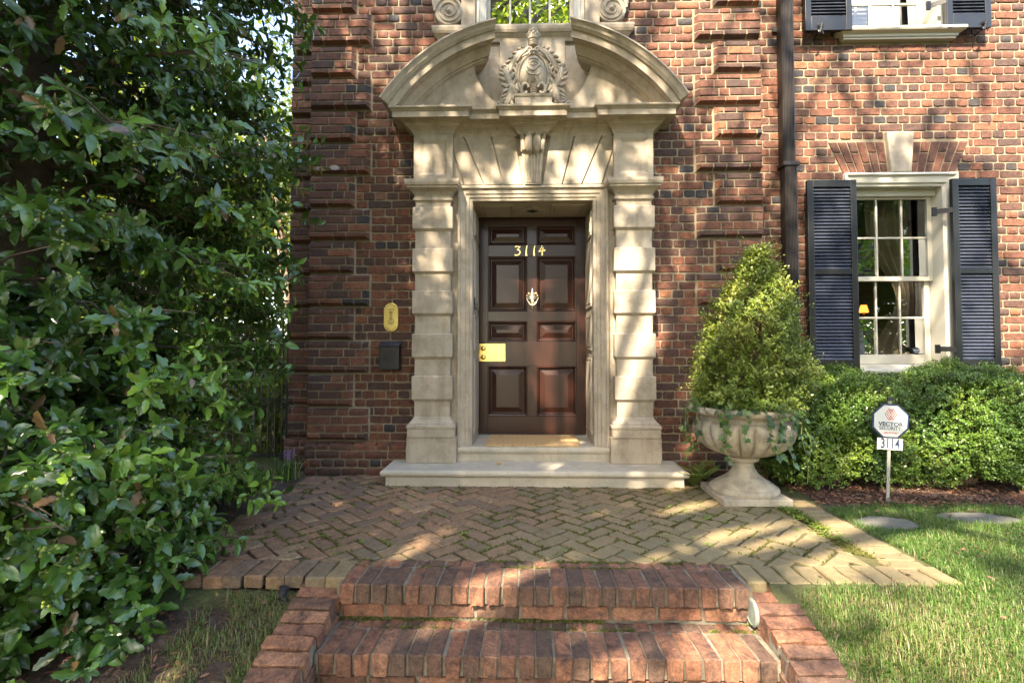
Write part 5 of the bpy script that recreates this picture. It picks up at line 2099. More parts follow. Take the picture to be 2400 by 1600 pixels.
# ---- boxwood in the urn
bx = empty('boxwood_cone', (UX, UY, .62))
tag(bx, 'yellow-green cone-shaped boxwood growing in the stone urn', 'shrub')
n = 4600
zt = RNG.random(n) ** 1.25
az = RNG.uniform(0, 2 * np.pi, n)
zz = .66 + 1.08 * zt
lean_x = .03 + .09 * zt
rr = .350 * np.sin(np.pi * np.clip(zt * .56 + .38, 0, 1)) ** .9 * (1 - zt ** 3.4 * .80)
Pn = np.stack([np.cos(az), np.sin(az), zz * 3], 1)
lump = noise3(Pn, 1.6) * .42 + noise3(Pn, 3.9, 9) * .36
rr = rr * (1 + lump) * RNG.uniform(.55, 1.0, n) ** .35
P = np.stack([UX + lean_x + rr * np.cos(az), UY + rr * np.sin(az), zz + RNG.normal(0, .012, n)], 1)
keep = ~((noise3(P, 7.0, 3) > .34))
P, az, zt = P[keep], az[keep], zt[keep]
n = len(P)
D = unit(np.stack([np.cos(az) * .9, np.sin(az) * .9, .45 + .7 * zt], 1) + RNG.normal(0, .33, (n, 3)))
L = np.where(RNG.random(n) < .12, RNG.uniform(.10, .17, n), RNG.uniform(.04, .09, n))
lv = shoot_leaves(P, D, L, 10, QUAD, .024, .9, np.clip(.55 + noise3(P, 5) * .8, 0, 1))
V, F = scatter(*QUAD, *lv[:3])
bulk('foliage', V, F, 'box_leaf_yellow', bx, lv[3])['kind'] = 'stuff'
twigs(P, D, L, .0012, 'twig_mass', 'twig', bx)['kind'] = 'stuff'
m_ = MB()
for k in range(5):
    a = k * 1.26
    m_.tube([(UX + .03 * math.cos(a), UY + .03 * math.sin(a), .60), (UX + .03 + .06 * math.cos(a), UY + .06 * math.sin(a), .95), (UX + .06 + .07 * math.cos(a + .4), UY + .07 * math.sin(a + .4), 1.30), (UX + .10, UY, 1.55)], [.016, .012, .008, .004], 6)
m_.build('stem', 'twig', bx, True)
n = 420
az = RNG.uniform(0, 2 * np.pi, n)
z0 = RNG.uniform(.66, 1.45, n)
P = np.stack([UX + .05 * np.cos(az) + .05, UY + .05 * np.sin(az), z0], 1)
D = unit(np.stack([np.cos(az), np.sin(az), RNG.uniform(.3, .9, n)], 1))
twigs(P, D, RNG.uniform(.12, .28, n) * (1.75 - z0), .003, 'branch_mass', 'twig', bx)['kind'] = 'stuff'

# ---- boxwood hedge, two mounds
def mound(cx, cy_, rx, ry, rz, zc, n, label, seed):
    e = empty('boxwood_hedge', (cx, cy_, 0))
    tag(e, label, 'hedge')
    d = rdir(n)
    d[:, 2] = np.where(d[:, 2] < -.75, -d[:, 2], d[:, 2])
    d = d[(d[:, 1] < .55)]
    n = len(d)
    p = 2.7
    r = (np.abs(d[:, 0] / rx) ** p + np.abs(d[:, 1] / ry) ** p + np.abs(d[:, 2] / rz) ** p) ** (-1 / p)
    q = d * np.array([1 / rx, 1 / ry, 1 / rz])
    r = r * (1 + noise3(d * r[:, None], 5.2, seed) * .20 + noise3(d * r[:, None], 12, seed) * .10)
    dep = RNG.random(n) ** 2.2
    P = d * (r * (1 - .22 * dep))[:, None] + np.array([cx, cy_, zc])
    ok = P[:, 2] > .03 + .05 * RNG.random(n)
    P, d, q, dep = P[ok], d[ok], q[ok], dep[ok]
    n = len(P)
    D = unit(q * .30 + np.array([0, -.1, .45]) + RNG.normal(0, .33, (n, 3)))
    L = RNG.uniform(.03, .075, n)
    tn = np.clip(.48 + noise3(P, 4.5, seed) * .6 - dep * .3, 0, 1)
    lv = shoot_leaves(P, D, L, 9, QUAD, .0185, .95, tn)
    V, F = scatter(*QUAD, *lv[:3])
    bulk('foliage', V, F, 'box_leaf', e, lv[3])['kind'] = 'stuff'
    k = n // 3
    twigs(P[:k] - D[:k] * .06, D[:k], L[:k] + .05, .0015, 'twig_mass', 'twig', e)['kind'] = 'stuff'
    # woody inside
    m_ = MB()
    for i in range(26):
        a = random.uniform(0, 6.28)
        rr_ = random.uniform(.3, .8)
        m_.tube([(cx + .06 * math.cos(a), cy_ + .05 * math.sin(a), -.03), (cx + rx * rr_ * .5 * math.cos(a), cy_ + ry * rr_ * .5 * math.sin(a), .25), (cx + rx * rr_ * math.cos(a), cy_ + ry * rr_ * math.sin(a), random.uniform(.4, .75))], [.012, .008, .004], 5)
    m_.build('stems', 'twig', e, True)['kind'] = 'stuff'
    # inner fill of larger leaves in darker tones
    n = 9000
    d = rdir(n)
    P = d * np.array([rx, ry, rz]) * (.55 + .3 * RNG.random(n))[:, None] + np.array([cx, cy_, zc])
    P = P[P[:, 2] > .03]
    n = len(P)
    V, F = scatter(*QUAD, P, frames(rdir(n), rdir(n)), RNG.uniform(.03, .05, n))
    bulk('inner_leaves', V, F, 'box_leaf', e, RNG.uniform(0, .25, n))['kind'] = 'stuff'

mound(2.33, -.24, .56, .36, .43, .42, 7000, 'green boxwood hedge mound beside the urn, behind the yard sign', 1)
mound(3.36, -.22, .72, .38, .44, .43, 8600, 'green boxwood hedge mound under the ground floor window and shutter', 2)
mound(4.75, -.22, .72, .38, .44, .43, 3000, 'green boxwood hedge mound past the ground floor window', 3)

# ---- ivy on the urn
def ivy_template():
    o = [(0, 0), (.18, -.12), (.42, .05), (.30, .28), (.52, .45), (.24, .58), (.0, 1.0), (-.24, .58), (-.52, .45), (-.30, .28), (-.42, .05), (-.18, -.12)]
    T = [(0, .3, -.03)] + [(x, y, .08 * abs(x)) for x, y in o]
    n = len(o)
    F = [(0, i, i + 1 if i < n else 1, i + 2 if i + 1 < n else (1 if i + 1 == n else 2)) for i in range(1, n, 2)]
    return np.array(T), np.array(F)
IVY = ivy_template()
def ivy(name, label, runs, parent_loc, size, grp=None):
    e = empty(name, parent_loc)
    tag(e, label, 'ivy')
    PP, DD, NN = [], [], []
    m_ = MB()
    for pts in runs:
        pts = [Vector(p) for p in pts]
        m_.tube(pts, .0022, 5)
        for i in range(len(pts) - 1):
            for k in range(2):
                f = random.random()
                p = pts[i].lerp(pts[i + 1], f)
                out = Vector((p.x - parent_loc[0], p.y - parent_loc[1], 0))
                out = out.normalized() if out.length > .05 else Vector((0, -1, 0))
                d = (out * .35 + Vector((random.gauss(0, .6), random.gauss(0, .4), random.uniform(-.9, .2)))).normalized()
                PP.append(p + out * .008)
                DD.append(d)
                NN.append(out + Vector((random.gauss(0, .3), random.gauss(0, .3), .5)))
    m_.build('vine_stems', 'twig_green', e, True)['kind'] = 'stuff'
    P, D, N_ = (np.array([tuple(v) for v in a]) for a in (PP, DD, NN))
    R3 = frames(D, N_)
    V, F = IVY
    mesh = []
    for k in range(4):
        me = bpy.data.meshes.new('leaf')
        me.from_pydata([tuple(v) for v in V], [], [tuple(int(i) for i in f) for f in F])
        a = me.attributes.new('tone', 'FLOAT', 'FACE')
        a.data.foreach_set('value', [.15 + .25 * k] * len(F))
        me.materials.append(MAT['ivy_leaf'])
        mesh.append(me)
    for i in range(len(P)):
        s_ = size * random.uniform(.6, 1.15)
        M = Matrix([[*R3[i][r] * s_, P[i][r]] for r in range(3)] + [[0, 0, 0, 1]])
        link('leaf', random.choice(mesh), e, None, M)
runs = []
for a0, ln, out0 in ((-2.75, .30, .0), (-2.45, .16, .0), (-2.1, .28, 0), (-1.85, .20, 0), (-1.5, .22, 0), (-1.25, .30, 0), (-.95, .18, 0), (-.7, .42, 0), (-.45, .46, 0), (-.2, .52, 0), (3.3, .34, 0), (3.05, .30, 0), (-.05, .36, .05), (-1.0, .36, 0), (-2.9, .4, .03), (-1.65, .3, 0), (-2.3, .34, 0), (-.6, .3, .02)):
    pts = []
    for k in range(9):
        t = k / 8
        if t < .35:
            r_ = .22 + .16 * (t / .35)
            z = .66 + .045 * math.sin(t / .35 * 3.1)
        else:
            r_ = .385 + .02 * math.sin(t * 9 + a0) + out0
            z = .66 - ln * (t - .35) / .65
        a = a0 + .25 * t * math.sin(a0 * 7) + .04 * math.sin(t * 14)
        pts.append((UX + r_ * math.cos(a), UY + r_ * math.sin(a), z))
    runs.append(pts)
for k in range(20):
    a = random.uniform(-3.3, .3)
    pts = [(UX + (.18 + .05 * j) * math.cos(a + .1 * j), UY + (.18 + .05 * j) * math.sin(a + .1 * j), .66 + .03 * math.sin(j)) for j in range(5)]
    runs.append(pts)
ivy('urn_ivy', 'green ivy trailing over the rim of the stone urn', runs, (UX, UY, .65), .046)
runs = []
for k in range(22):
    x, y = random.uniform(-2.3, -1.45), random.uniform(-3.15, -2.75)
    if x > -1.75:
        y = random.uniform(-3.2, -3.0)
    pts = []
    a = random.uniform(0, 6.28)
    for j in range(5):
        x += .05 * math.cos(a)
        y += .05 * math.sin(a)
        a += random.uniform(-.5, .5)
        pts.append((x, y, gz(x, y) + .05 + .02 * random.random()))
    runs.append(pts)
ivy('ground_ivy', 'dark ivy creeping over the earth under the holly', runs, (-1.95, -3.05, -.3), .075)

# ---- fern by the step slab, lilyturf by the corner
def fern(x, y, z, label):
    e = empty('fern', (x, y, z))
    tag(e, label, 'fern')
    for k in range(11):
        a = random.uniform(0, 6.28)
        ln = random.uniform(.15, .25)
        mb = MB()
        pts = []
        for j in range(9):
            t = j / 8
            pts.append(Vector((x + math.cos(a) * ln * t * .9, y + math.sin(a) * ln * t * .9, z + ln * (1.25 * t - .6 * t * t) + .01)))
        mb.tube(pts, .0012, 4)
        sd = Vector((-math.sin(a), math.cos(a), 0))
        fw = Vector((math.cos(a), math.sin(a), 0))
        for j in range(1, 25):
            t = j / 25
            i = min(int(t * 8), 7)
            p = pts[i].lerp(pts[i + 1], t * 8 - i)
            w = .042 * math.sin(math.pi * (t * .85 + .12)) * (ln / .2)
            for s in (-1, 1):
                tip = p + sd * s * w + fw * w * .35 - Vector((0, 0, w * .15))
                mb.add([p - fw * .0035, p + fw * .0035, tip.lerp(p, .3) + fw * .005, tip], [(0, 1, 2, 3)])
        mb.build('frond', 'frond', e)
fern(1.225, -.36, .0, 'small bright green fern at the end of the stone step slab')
fern(1.315, -.25, .0, 'pale green fern between the step slab and the urn')
ly = empty('lilyturf', (-2.07, -.17, -.02))
tag(ly, 'lilyturf clump with small violet flower spikes at the house corner', 'plant')
for k in range(70):
    a = random.uniform(0, 6.28)
    x, y = -2.07 + random.gauss(0, .07), -.17 + random.gauss(0, .05)
    ln = random.uniform(.12, .24)
    d = Vector((math.cos(a), math.sin(a), 0))
    sd = Vector((-math.sin(a), math.cos(a), 0)) * .004
    mb = MB()
    P_ = [Vector((x, y, -.02)) + d * ln * u + Vector((0, 0, ln * w)) for u, w in ((0, 0), (.12, .5), (.36, .8), (.7, .72))]
    for i in range(3):
        mb.add([P_[i] - sd, P_[i] + sd, P_[i + 1] + sd * (.8 if i < 2 else .1), P_[i + 1] - sd * (.8 if i < 2 else .1)], [(0, 1, 2, 3)])
    mb.build('blade', 'frond' if k % 4 == 0 else 'grass_blade', ly)
for k in range(5):
    x, y = -2.07 + random.gauss(0, .05), -.17 + random.gauss(0, .04)
    mb = MB()
    mb.tube([(x, y, 0), (x + .01, y, .22)], .0015, 4)
    for j in range(9):
        mb.blob((x + .01 + random.gauss(0, .004), y + random.gauss(0, .004), .15 + j * .009), .0055, 5, 4)
    mb.build('flower_spike', 'violet', ly)

# ---- iron gate beside the house
gate = empty('iron_gate', (-2.75, .22, 0))
tag(gate, 'black wrought iron garden gate between the house corner and holly', 'gate')
GX0, GX1, GY = -3.55, -2.215, .20
def bar(x, z0, z1, r=.008):
    m_ = MB().tube([(x, GY, z0), (x, GY, z1), (x, GY, z1 + .05)], [r, r, .001], 6)
    m_.build('bar', 'black_iron', gate, True)
nb = 21
for i in range(nb + 1):
    x = GX0 + (GX1 - GX0) * i / nb
    t = (i - nb / 2) / (nb / 2)
    bar(x, .08, (1.34 if i % 2 else 1.24) + .07 * (1 - t * t), .0075)
for z in (.10, .56, .60, 1.10, 1.18):
    MB().box(GX0, GX1, GY - .011, GY + .011, z - .009, z + .009).build('rail', 'black_iron', gate)
for x in (GX0, GX1):
    MB().box(x - .022, x + .022, GY - .022, GY + .022, -.05, 1.48).build('stile', 'black_iron', gate, bevel=.003)
for i in range(nb):
    x = GX0 + (GX1 - GX0) * (i + .5) / nb
    for z, r in ((1.14, .026), (.515, .026)):
        MB().tube([(x + r * math.cos(2 * math.pi * k / 12), GY, z + r * math.sin(2 * math.pi * k / 12)) for k in range(13)], .0045, 5).build('ring', 'black_iron', gate, True)
# brick pier on the gate's other side
pier = empty('gate_pier', (-3.80, .2, 0))
tag(pier, 'red brick gate pier half hidden behind the holly', 'pier')
MB().box(-3.99, -3.61, .04, .40, -.2, 1.50).build('core', 'mortar', pier)
MB().ubox(-4.02, -3.58, .0, .42, [(0, 1.51), (.03, 1.53), (.03, 1.57), (-.05, 1.66)]).build('cap', 'limestone', pier)
lay(bond(-4.0, -3.6, -.02, 21, CH, [], .03), pier, 'brick_wall')

# ---- holly
HX, HY = -2.78, -1.72
CAMP = np.array([-.077, -4.40, 1.07])
holly = empty('holly_tree', (HX, HY, -.05))
tag(holly, 'large dark green spiny-leaved holly tree standing beside the brick patio', 'tree')
MB().tube([(HX, HY, -.12), (HX + .02, HY - .01, .5), (HX - .03, HY + .02, 1.5), (HX + .02, HY + .03, 2.8), (HX, HY, 4.2), (HX, HY, 5.6)], [.17, .125, .11, .09, .06, .02], 14).build('trunk', 'bark', holly, True)
def holly_r(z):
    if z < .5:
        return 1.22 + .16 * z / .5
    if z < 3.4:
        return 1.40
    return max(.15, 1.40 * (1 - (z - 3.4) / 2.6))
SP, SD_, SL_, ST = [], [], [], []
bm_ = MB()
NBR = 205
for b_ in range(NBR + 44):
    ze = -.05 + 5.4 * ((b_ + random.random()) / NBR)
    a = b_ * 2.39996 + random.uniform(-.4, .4)
    if b_ >= NBR:
        # low skirts that sweep the bed
        ze = random.uniform(-.35, .55)
        a = R(random.uniform(-135, -5))
    # fewer limbs on the far side of the crown
    rv = holly_r(max(0, ze)) * random.uniform(.80, 1.06)
    zs_ = max(.12, ze + random.uniform(-.1, .55))
    low = b_ >= NBR
    if not low and .1 < ze < 1.45 and math.cos(a - R(28)) > .72:
        rv *= .86
    p0 = Vector((HX, HY, zs_))
    p2 = Vector((HX + rv * math.cos(a), HY + rv * math.sin(a), max(gz(HX + rv * math.cos(a), HY + rv * math.sin(a)) + (.05 if low else .12), ze)))
    p1 = p0.lerp(p2, .5) + Vector((0, 0, random.uniform(.05, .22)))
    cur = [p0.lerp(p1, t).lerp(p1.lerp(p2, t), t) for t in [i / 7 for i in range(8)]]
    bm_.tube(cur, [.020, .017, .014, .012, .010, .008, .006, .004], 5)
    bd = (p2 - p0).normalized()
    sd = Vector((-bd.y, bd.x, 0)).normalized()
    bright = random.random() < .42
    for k in range(45):
        t = .12 + .88 * random.random() ** .7
        i = min(int(t * 7), 6)
        base = cur[i].lerp(cur[i + 1], t * 7 - i)
        lat = random.gauss(0, .17) * (1.25 - .4 * t)
        q = base + sd * lat + Vector((0, 0, random.gauss(.0, .055)))
        fd = (bd + sd * (lat * 2.6 + random.gauss(0, .3)) + Vector((0, 0, random.uniform(-.15, .5)))).normalized()
        if q.z < gz(q.x, q.y) + .03:
            continue
        SP.append(tuple(q)); SD_.append(tuple(fd)); SL_.append(random.uniform(.09, .19))
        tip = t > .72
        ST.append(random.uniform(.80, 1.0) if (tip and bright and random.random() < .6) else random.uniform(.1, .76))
    for k in range(6):
        t = random.uniform(.30, .85)
        i = min(int(t * 7), 6)
        base = cur[i].lerp(cur[i + 1], t * 7 - i)
        e_ = base + (bd * .3 + sd * random.choice((-1, 1)) * random.uniform(.15, .3) + Vector((0, 0, random.uniform(-.05, .08))))
        bm_.tube([base, base.lerp(e_, .5) + Vector((0, 0, .02)), e_], [.006, .004, .002], 4)
bm_.build('branches', 'bark', holly, True)['kind'] = 'stuff'
SP, SD_, SL_, ST = np.array(SP), np.array(SD_), np.array(SL_), np.array(ST)
# a crown open enough to see the garden through it in a few places
dist = np.linalg.norm(SP - CAMP, axis=1)
crown = empty('crown', (HX, HY, 2.0), holly)
twigs(SP, SD_, SL_, .0028, 'twig_mass', 'twig_green', crown)['kind'] = 'stuff'
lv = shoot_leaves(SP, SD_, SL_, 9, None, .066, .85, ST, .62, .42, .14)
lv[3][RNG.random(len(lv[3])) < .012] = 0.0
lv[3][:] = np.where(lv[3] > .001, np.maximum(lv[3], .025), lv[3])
dl = np.linalg.norm(lv[0] - CAMP, axis=1)
order = np.argsort(dl)
# leaves in the frame, nearest first
fwd = (lv[0] - CAMP)
px = -fwd[:, 0] / np.maximum(fwd[:, 1], 1e-3)
vz = np.abs(fwd[:, 2]) / np.maximum(fwd[:, 1], 1e-3)
inview = (fwd[:, 1] > .8) & (px < 1.0) & (vz < .62)
front = [i for i in order if inview[i]][:300]
fs = np.zeros(len(dl), bool)
fs[front] = True
leaf_me = {}
def holly_mesh(v, tq):
    if (v, tq) not in leaf_me:
        T, F = HOLLY[v]
        me = bpy.data.meshes.new('leaf')
        me.from_pydata([tuple(p) for p in T], [], [tuple(int(i) for i in f) for f in F])
        at = me.attributes.new('tone', 'FLOAT', 'FACE')
        at.data.foreach_set('value', [tq / 8] * len(F))
        me.polygons.foreach_set('use_smooth', [True] * len(F))
        me.materials.append(MAT['holly_leaf'])
        leaf_me[(v, tq)] = me
    return leaf_me[(v, tq)]
for i in front:
    M = Matrix([[*lv[1][i][r] * lv[2][i], lv[0][i][r]] for r in range(3)] + [[0, 0, 0, 1]])
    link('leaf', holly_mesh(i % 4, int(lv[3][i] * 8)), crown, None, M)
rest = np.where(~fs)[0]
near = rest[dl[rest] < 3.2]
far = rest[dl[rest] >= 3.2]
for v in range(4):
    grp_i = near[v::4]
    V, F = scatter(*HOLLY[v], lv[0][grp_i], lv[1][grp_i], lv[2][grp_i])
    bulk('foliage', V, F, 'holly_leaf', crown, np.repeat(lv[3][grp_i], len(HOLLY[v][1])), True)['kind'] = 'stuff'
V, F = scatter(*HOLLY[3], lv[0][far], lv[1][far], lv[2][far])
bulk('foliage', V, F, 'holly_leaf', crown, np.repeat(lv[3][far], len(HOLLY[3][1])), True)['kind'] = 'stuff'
# a few green berries
m_ = MB()
for k in range(60):
    i = random.choice(front)
    p = lv[0][i]
    for _ in range(4):
        m_.blob((p[0] + random.gauss(0, .012), p[1] + random.gauss(0, .012), p[2] + random.gauss(0, .012)), .0055, 6, 5)
m_.build('berries', 'frond', crown, True)['kind'] = 'stuff'

# ------------------------------------------------------------------ trees
def tree(name, label, base, h, tr, cc, cr, ncl, per, leaf, mat, grp, gaps=None, bark='bark', clump=.45, fork=5, flat=.7, tones=(0, 1), seed=1):
    rs = random.Random(seed)
    e = empty(name, base)
    tag(e, label, 'tree', grp)
    b0 = Vector(base)
    c0 = Vector(cc)
    m_ = MB()
    mid = b0.lerp(c0, .5) + Vector((rs.uniform(-.2, .2), rs.uniform(-.2, .2), 0))
    mid.x = b0.x * .7 + c0.x * .3
    mid.y = b0.y * .7 + c0.y * .3
    m_.tube([b0 - Vector((0, 0, .3)), b0 + Vector((0, 0, .3)), mid, c0], [tr * 1.35, tr, tr * .8, tr * .4], 12)
    m_.build('trunk', bark, e, True)
    cl = []
    for _ in range(ncl):
        while True:
            v = Vector((rs.uniform(-1, 1), rs.uniform(-1, 1), rs.uniform(-1, 1)))
            if .12 < v.length < 1:
                break
        v = v.normalized() * (v.length ** .55)
        cl.append(c0 + Vector((v.x * cr[0], v.y * cr[1], v.z * cr[2])))
    lm = MB()
    for c in cl[::max(1, ncl // 60)]:
        s_ = mid.lerp(c0, rs.uniform(.1, .9))
        k1 = s_.lerp(c, .5) + Vector((0, 0, rs.uniform(0, .4)))
        lm.tube([s_, k1, c], [tr * .32, tr * .18, tr * .05], 6)
    lm.build('limbs', bark, e, True)['kind'] = 'stuff'
    C = np.array([tuple(c) for c in cl])
    P = np.repeat(C, per, axis=0) + RNG.normal(0, clump, (ncl * per, 3)) * np.array([1, 1, flat])
    if gaps is not None:
        S = np.array(SDIR)
        ok = np.ones(len(P), bool)
        for g, r in gaps:
            v = P - np.array(g)
            d2 = (v ** 2).sum(1) - (v @ S) ** 2
            rr = (2.25 if g[2] < .3 else 1.6 if g[0] > .5 and g[2] < 1.7 else 1.18) * r * (1 + .35 * np.sin(P[:, 0] * 9) * np.cos(P[:, 2] * 11))
            ok &= d2 > rr * rr
        # leaves thinned to let more sun onto the facade's right side
        xp = P[:, 0] - (P[:, 1] / S[1]) * S[0]
        keep = np.clip(.96 - .12 * (xp - .2), .74, 1.0)
        ok &= RNG.random(len(P)) < keep
        P = P[ok]
    n = len(P)
    V, F = scatter(*QUAD, P, frames(rdir(n) * np.array([1, 1, .6]), np.tile([0, 0, 1.0], (n, 1)) + rdir(n) * .8), leaf * RNG.uniform(.7, 1.3, n))
    bulk('crown', V, F, mat, e, RNG.uniform(*tones, n))['kind'] = 'stuff'
    return e

# shade trees on the street side: gaps where the sun comes through, as points on what it lights
GAPS = [((.07, .46, 1.02), .13), ((.12, .46, .75), .16), ((.20, .46, .50), .15), ((.0, .46, 1.58), .10), ((.22, .46, 1.20), .07),
        ((.60, -.1, 1.6), .10), ((.80, -.18, 1.72), .13), ((.84, -.18, .75), .20), ((.82, -.18, .35), .24), ((.85, -.18, 1.15), .10), ((.58, -.1, 1.0), .12),
        ((1.20, 0, .75), .22), ((1.25, 0, .45), .22), ((1.12, 0, 1.1), .12),
        ((1.65, -.05, 3.6), .30), ((1.45, 0, 3.85), .22), ((1.75, -.05, 3.2), .22), ((1.55, 0, 2.9), .12), ((1.2, 0, 3.6), .12),
        ((2.5, .18, 3.5), .16), ((3.3, .18, 3.3), .22), ((4.2, .18, 3.6), .30), ((3.9, .18, 3.0), .18), ((2.7, .18, 3.1), .12), ((4.25, .18, 2.2), .25), ((4.2, .18, 1.3), .25), ((4.3, .18, 2.9), .2),
        ((3.75, .1, 2.0), .15), ((3.8, .1, 1.2), .12), ((3.6, .2, 1.5), .12),
        ((-.50, -.1, 2.56), .12), ((-.18, -.1, 2.55), .11), ((.28, -.1, 2.55), .12), ((.5, -.1, 2.58), .10), ((-.86, -.16, 2.6), .08), ((.82, -.16, 2.6), .08),
        ((-.10, -.2, 3.5), .09), ((-.9, -.3, 3.25), .08), ((.55, -.35, 3.5), .08), ((-.5, -.3, 3.5), .07), ((-.02, -.3, 3.1), .10),
        ((1.35, -.8, .95), .22), ((1.5, -.85, 1.3), .2), ((1.3, -.85, 1.2), .12), ((1.65, -.8, 1.5), .12), ((1.45, -.85, .75), .15), ((1.4, -.85, .1), .2), ((1.65, -.85, .12), .15), ((1.75, -.85, 1.1), .12),
        ((1.25, -1.45, 0), .30), ((.75, -1.62, 0), .18), ((1.05, -1.05, 0), .18), ((1.5, -1.2, 0), .25), ((.18, -.75, 0), .10), ((-.22, -1.18, 0), .09), ((-.75, -1.7, 0), .06), ((.95, -.65, 0), .15), ((.55, -1.25, 0), .1),
        ((-.28, -1.95, 0), .15), ((-.25, -2.22, -.16), .15), ((.9, -2.0, 0), .13), ((.12, -2.25, -.16), .10), ((-.7, -2.0, 0), .09), ((.45, -2.05, 0), .09), ((.70, -2.28, -.16), .09), ((-.62, -2.28, -.16), .08), ((.2, -2.0, 0), .06),
        ((2.1, -.6, .35), .22), ((2.35, -.62, .5), .18), ((2.75, -.6, .45), .22), ((3.2, -.6, .6), .18), ((2.2, -.55, .75), .12), ((2.95, -.55, .3), .14), ((3.6, -.6, .5), .2),
        ((2.3, -1.55, 0), .24), ((1.75, -1.75, 0), .12), ((2.05, -1.3, 0), .10), ((1.9, -2.1, -.05), .18), ((1.5, -2.4, -.15), .16), ((2.8, -1.0, 0), .22), ((2.6, -1.9, 0), .15), ((3.2, -1.5, 0), .2),
        ((-.86, -.19, .15), .05), ((.2, -.3, .13), .16), ((.75, -.35, .13), .2), ((1.0, -.42, .1), .14), ((-.1, .1, .25), .1), ((-1.3, 0, 1.4), .04), ((-1.2, 0, 3.8), .12), ((-1.5, 0, 1.1), .04), ((-1.35, -2.4, -.15), .11), ((-1.3, -2.15, -.1), .07), ((-1.45, -2.65, -.2), .09), ((.3, .46, 1.9), .05), ((-.3, .46, .6), .05), ((-.95, -.3, 3.3), .09), ((.85, -.35, 3.3), .10), ((1.3, 0, 2.3), .10), ((1.3, 0, 1.7), .08), ((2.45, .18, 2.9), .1), ((3.0, .18, 3.7), .12), ((-1.3, 0, 1.9), .08), ((-1.6, 0, 2.6), .10), ((-1.25, 0, .8), .06), ((-1.7, -.05, 3.2), .11), ((-1.2, 0, 3.3), .10), ((-.5, -1.45, 0), .07), ((.15, -1.5, 0), .09), ((.35, -1.0, 0), .07), ((-1.0, -1.1, 0), .05)]
tree('shade_tree', 'broad shade tree standing on the front lawn behind the photographer', (-5.2, -9.0, -.56), 11, .34, (-1.3, -6.6, 8.0), (4.6, 2.9, 2.6), 300, 80, .15, 'tree_leaf', 'street trees', GAPS, clump=.42, seed=3)
tree('shade_tree', 'dense shade tree over the holly and the bed', (-8.6, -9.5, -.56), 10, .32, (-5.4, -7.2, 7.4), (2.7, 2.5, 2.3), 130, 80, .15, 'tree_leaf', 'street trees', [((-2.2, -2.8, .6), .12), ((-2.0, -2.9, 1.2), .14), ((-1.7, -2.2, .5), .12), ((-2.4, -2.6, 1.9), .14), ((-1.6, -1.4, 1.8), .12), ((-1.9, -2.4, 2.6), .12), ((-1.5, -2.3, .2), .1), ((-1.45, -1.6, 3.0), .12), ((-2.1, -2.9, .2), .09), ((-1.2, 0, 3.8), .15), ((-1.4, 0, 2.2), .08)] + GAPS, clump=.42, seed=13)
tree('shade_tree', 'tall leafy tree at the far side of the front walk', (4.6, -10.5, -.56), 10, .30, (3.4, -8.6, 7.6), (2.8, 2.4, 2.6), 125, 52, .17, 'tree_leaf', 'street trees', GAPS, clump=.5, seed=4)
tree('shade_tree', 'leaning street tree mirrored in the ground floor panes', (9.0, -8.5, -.56), 9, .28, (8.0, -9.5, 5.2), (3.4, 2.6, 3.2), 110, 55, .20, 'tree_leaf', 'street trees', None, clump=.55, seed=5)
tree('shade_tree', 'dark street tree beyond the front path', (1.5, -15.5, -.56), 9, .30, (1.2, -15.5, 5.4), (4.2, 2.4, 3.6), 120, 50, .24, 'tree_leaf', 'street trees', None, clump=.6, seed=6)
tree('shade_tree', 'round street tree beside the far lawn', (11.0, -16.0, -.56), 9, .30, (10.5, -16.0, 5.0), (4.6, 2.4, 4.0), 120, 50, .26, 'tree_leaf', 'street trees', None, clump=.6, seed=7)
tree('shade_tree', 'low street tree close to the front hedge', (-7.0, -15.0, -.56), 9, .30, (-7.0, -15.0, 4.8), (4.2, 2.4, 3.8), 110, 50, .26, 'tree_leaf', 'street trees', None, clump=.6, seed=8)

tree('shade_tree', 'street tree with crooked trunk mirrored between the shutters', (7.2, -7.2, -.56), 8, .2, (7.6, -7.8, 3.4), (1.9, 1.6, 2.2), 90, 60, .16, 'tree_leaf', 'street trees', None, clump=.4, seed=9)
tree('shade_tree', 'bushy street tree past the crooked one', (10.2, -11.5, -.56), 8, .24, (10.4, -11.5, 2.8), (3.0, 2.0, 3.0), 110, 60, .2, 'tree_leaf', 'street trees', None, clump=.5, seed=10)
tree('shade_tree', 'spreading street tree at the lawn corner', (14.0, -13.0, -.56), 8, .26, (14.0, -13.0, 3.6), (3.6, 2.4, 3.8), 110, 60, .24, 'tree_leaf', 'street trees', None, clump=.6, seed=11)
tree('shade_tree', 'unseen tall tree, added to darken the window reflection over the door', (1.0, -20.0, -.56), 20, .45, (1.0, -20.0, 16.5), (5.0, 2.6, 5.0), 170, 46, .42, 'tree_leaf', 'street trees', None, clump=.8, seed=15)  # added out of view to keep bright sky out of the upper window's reflection
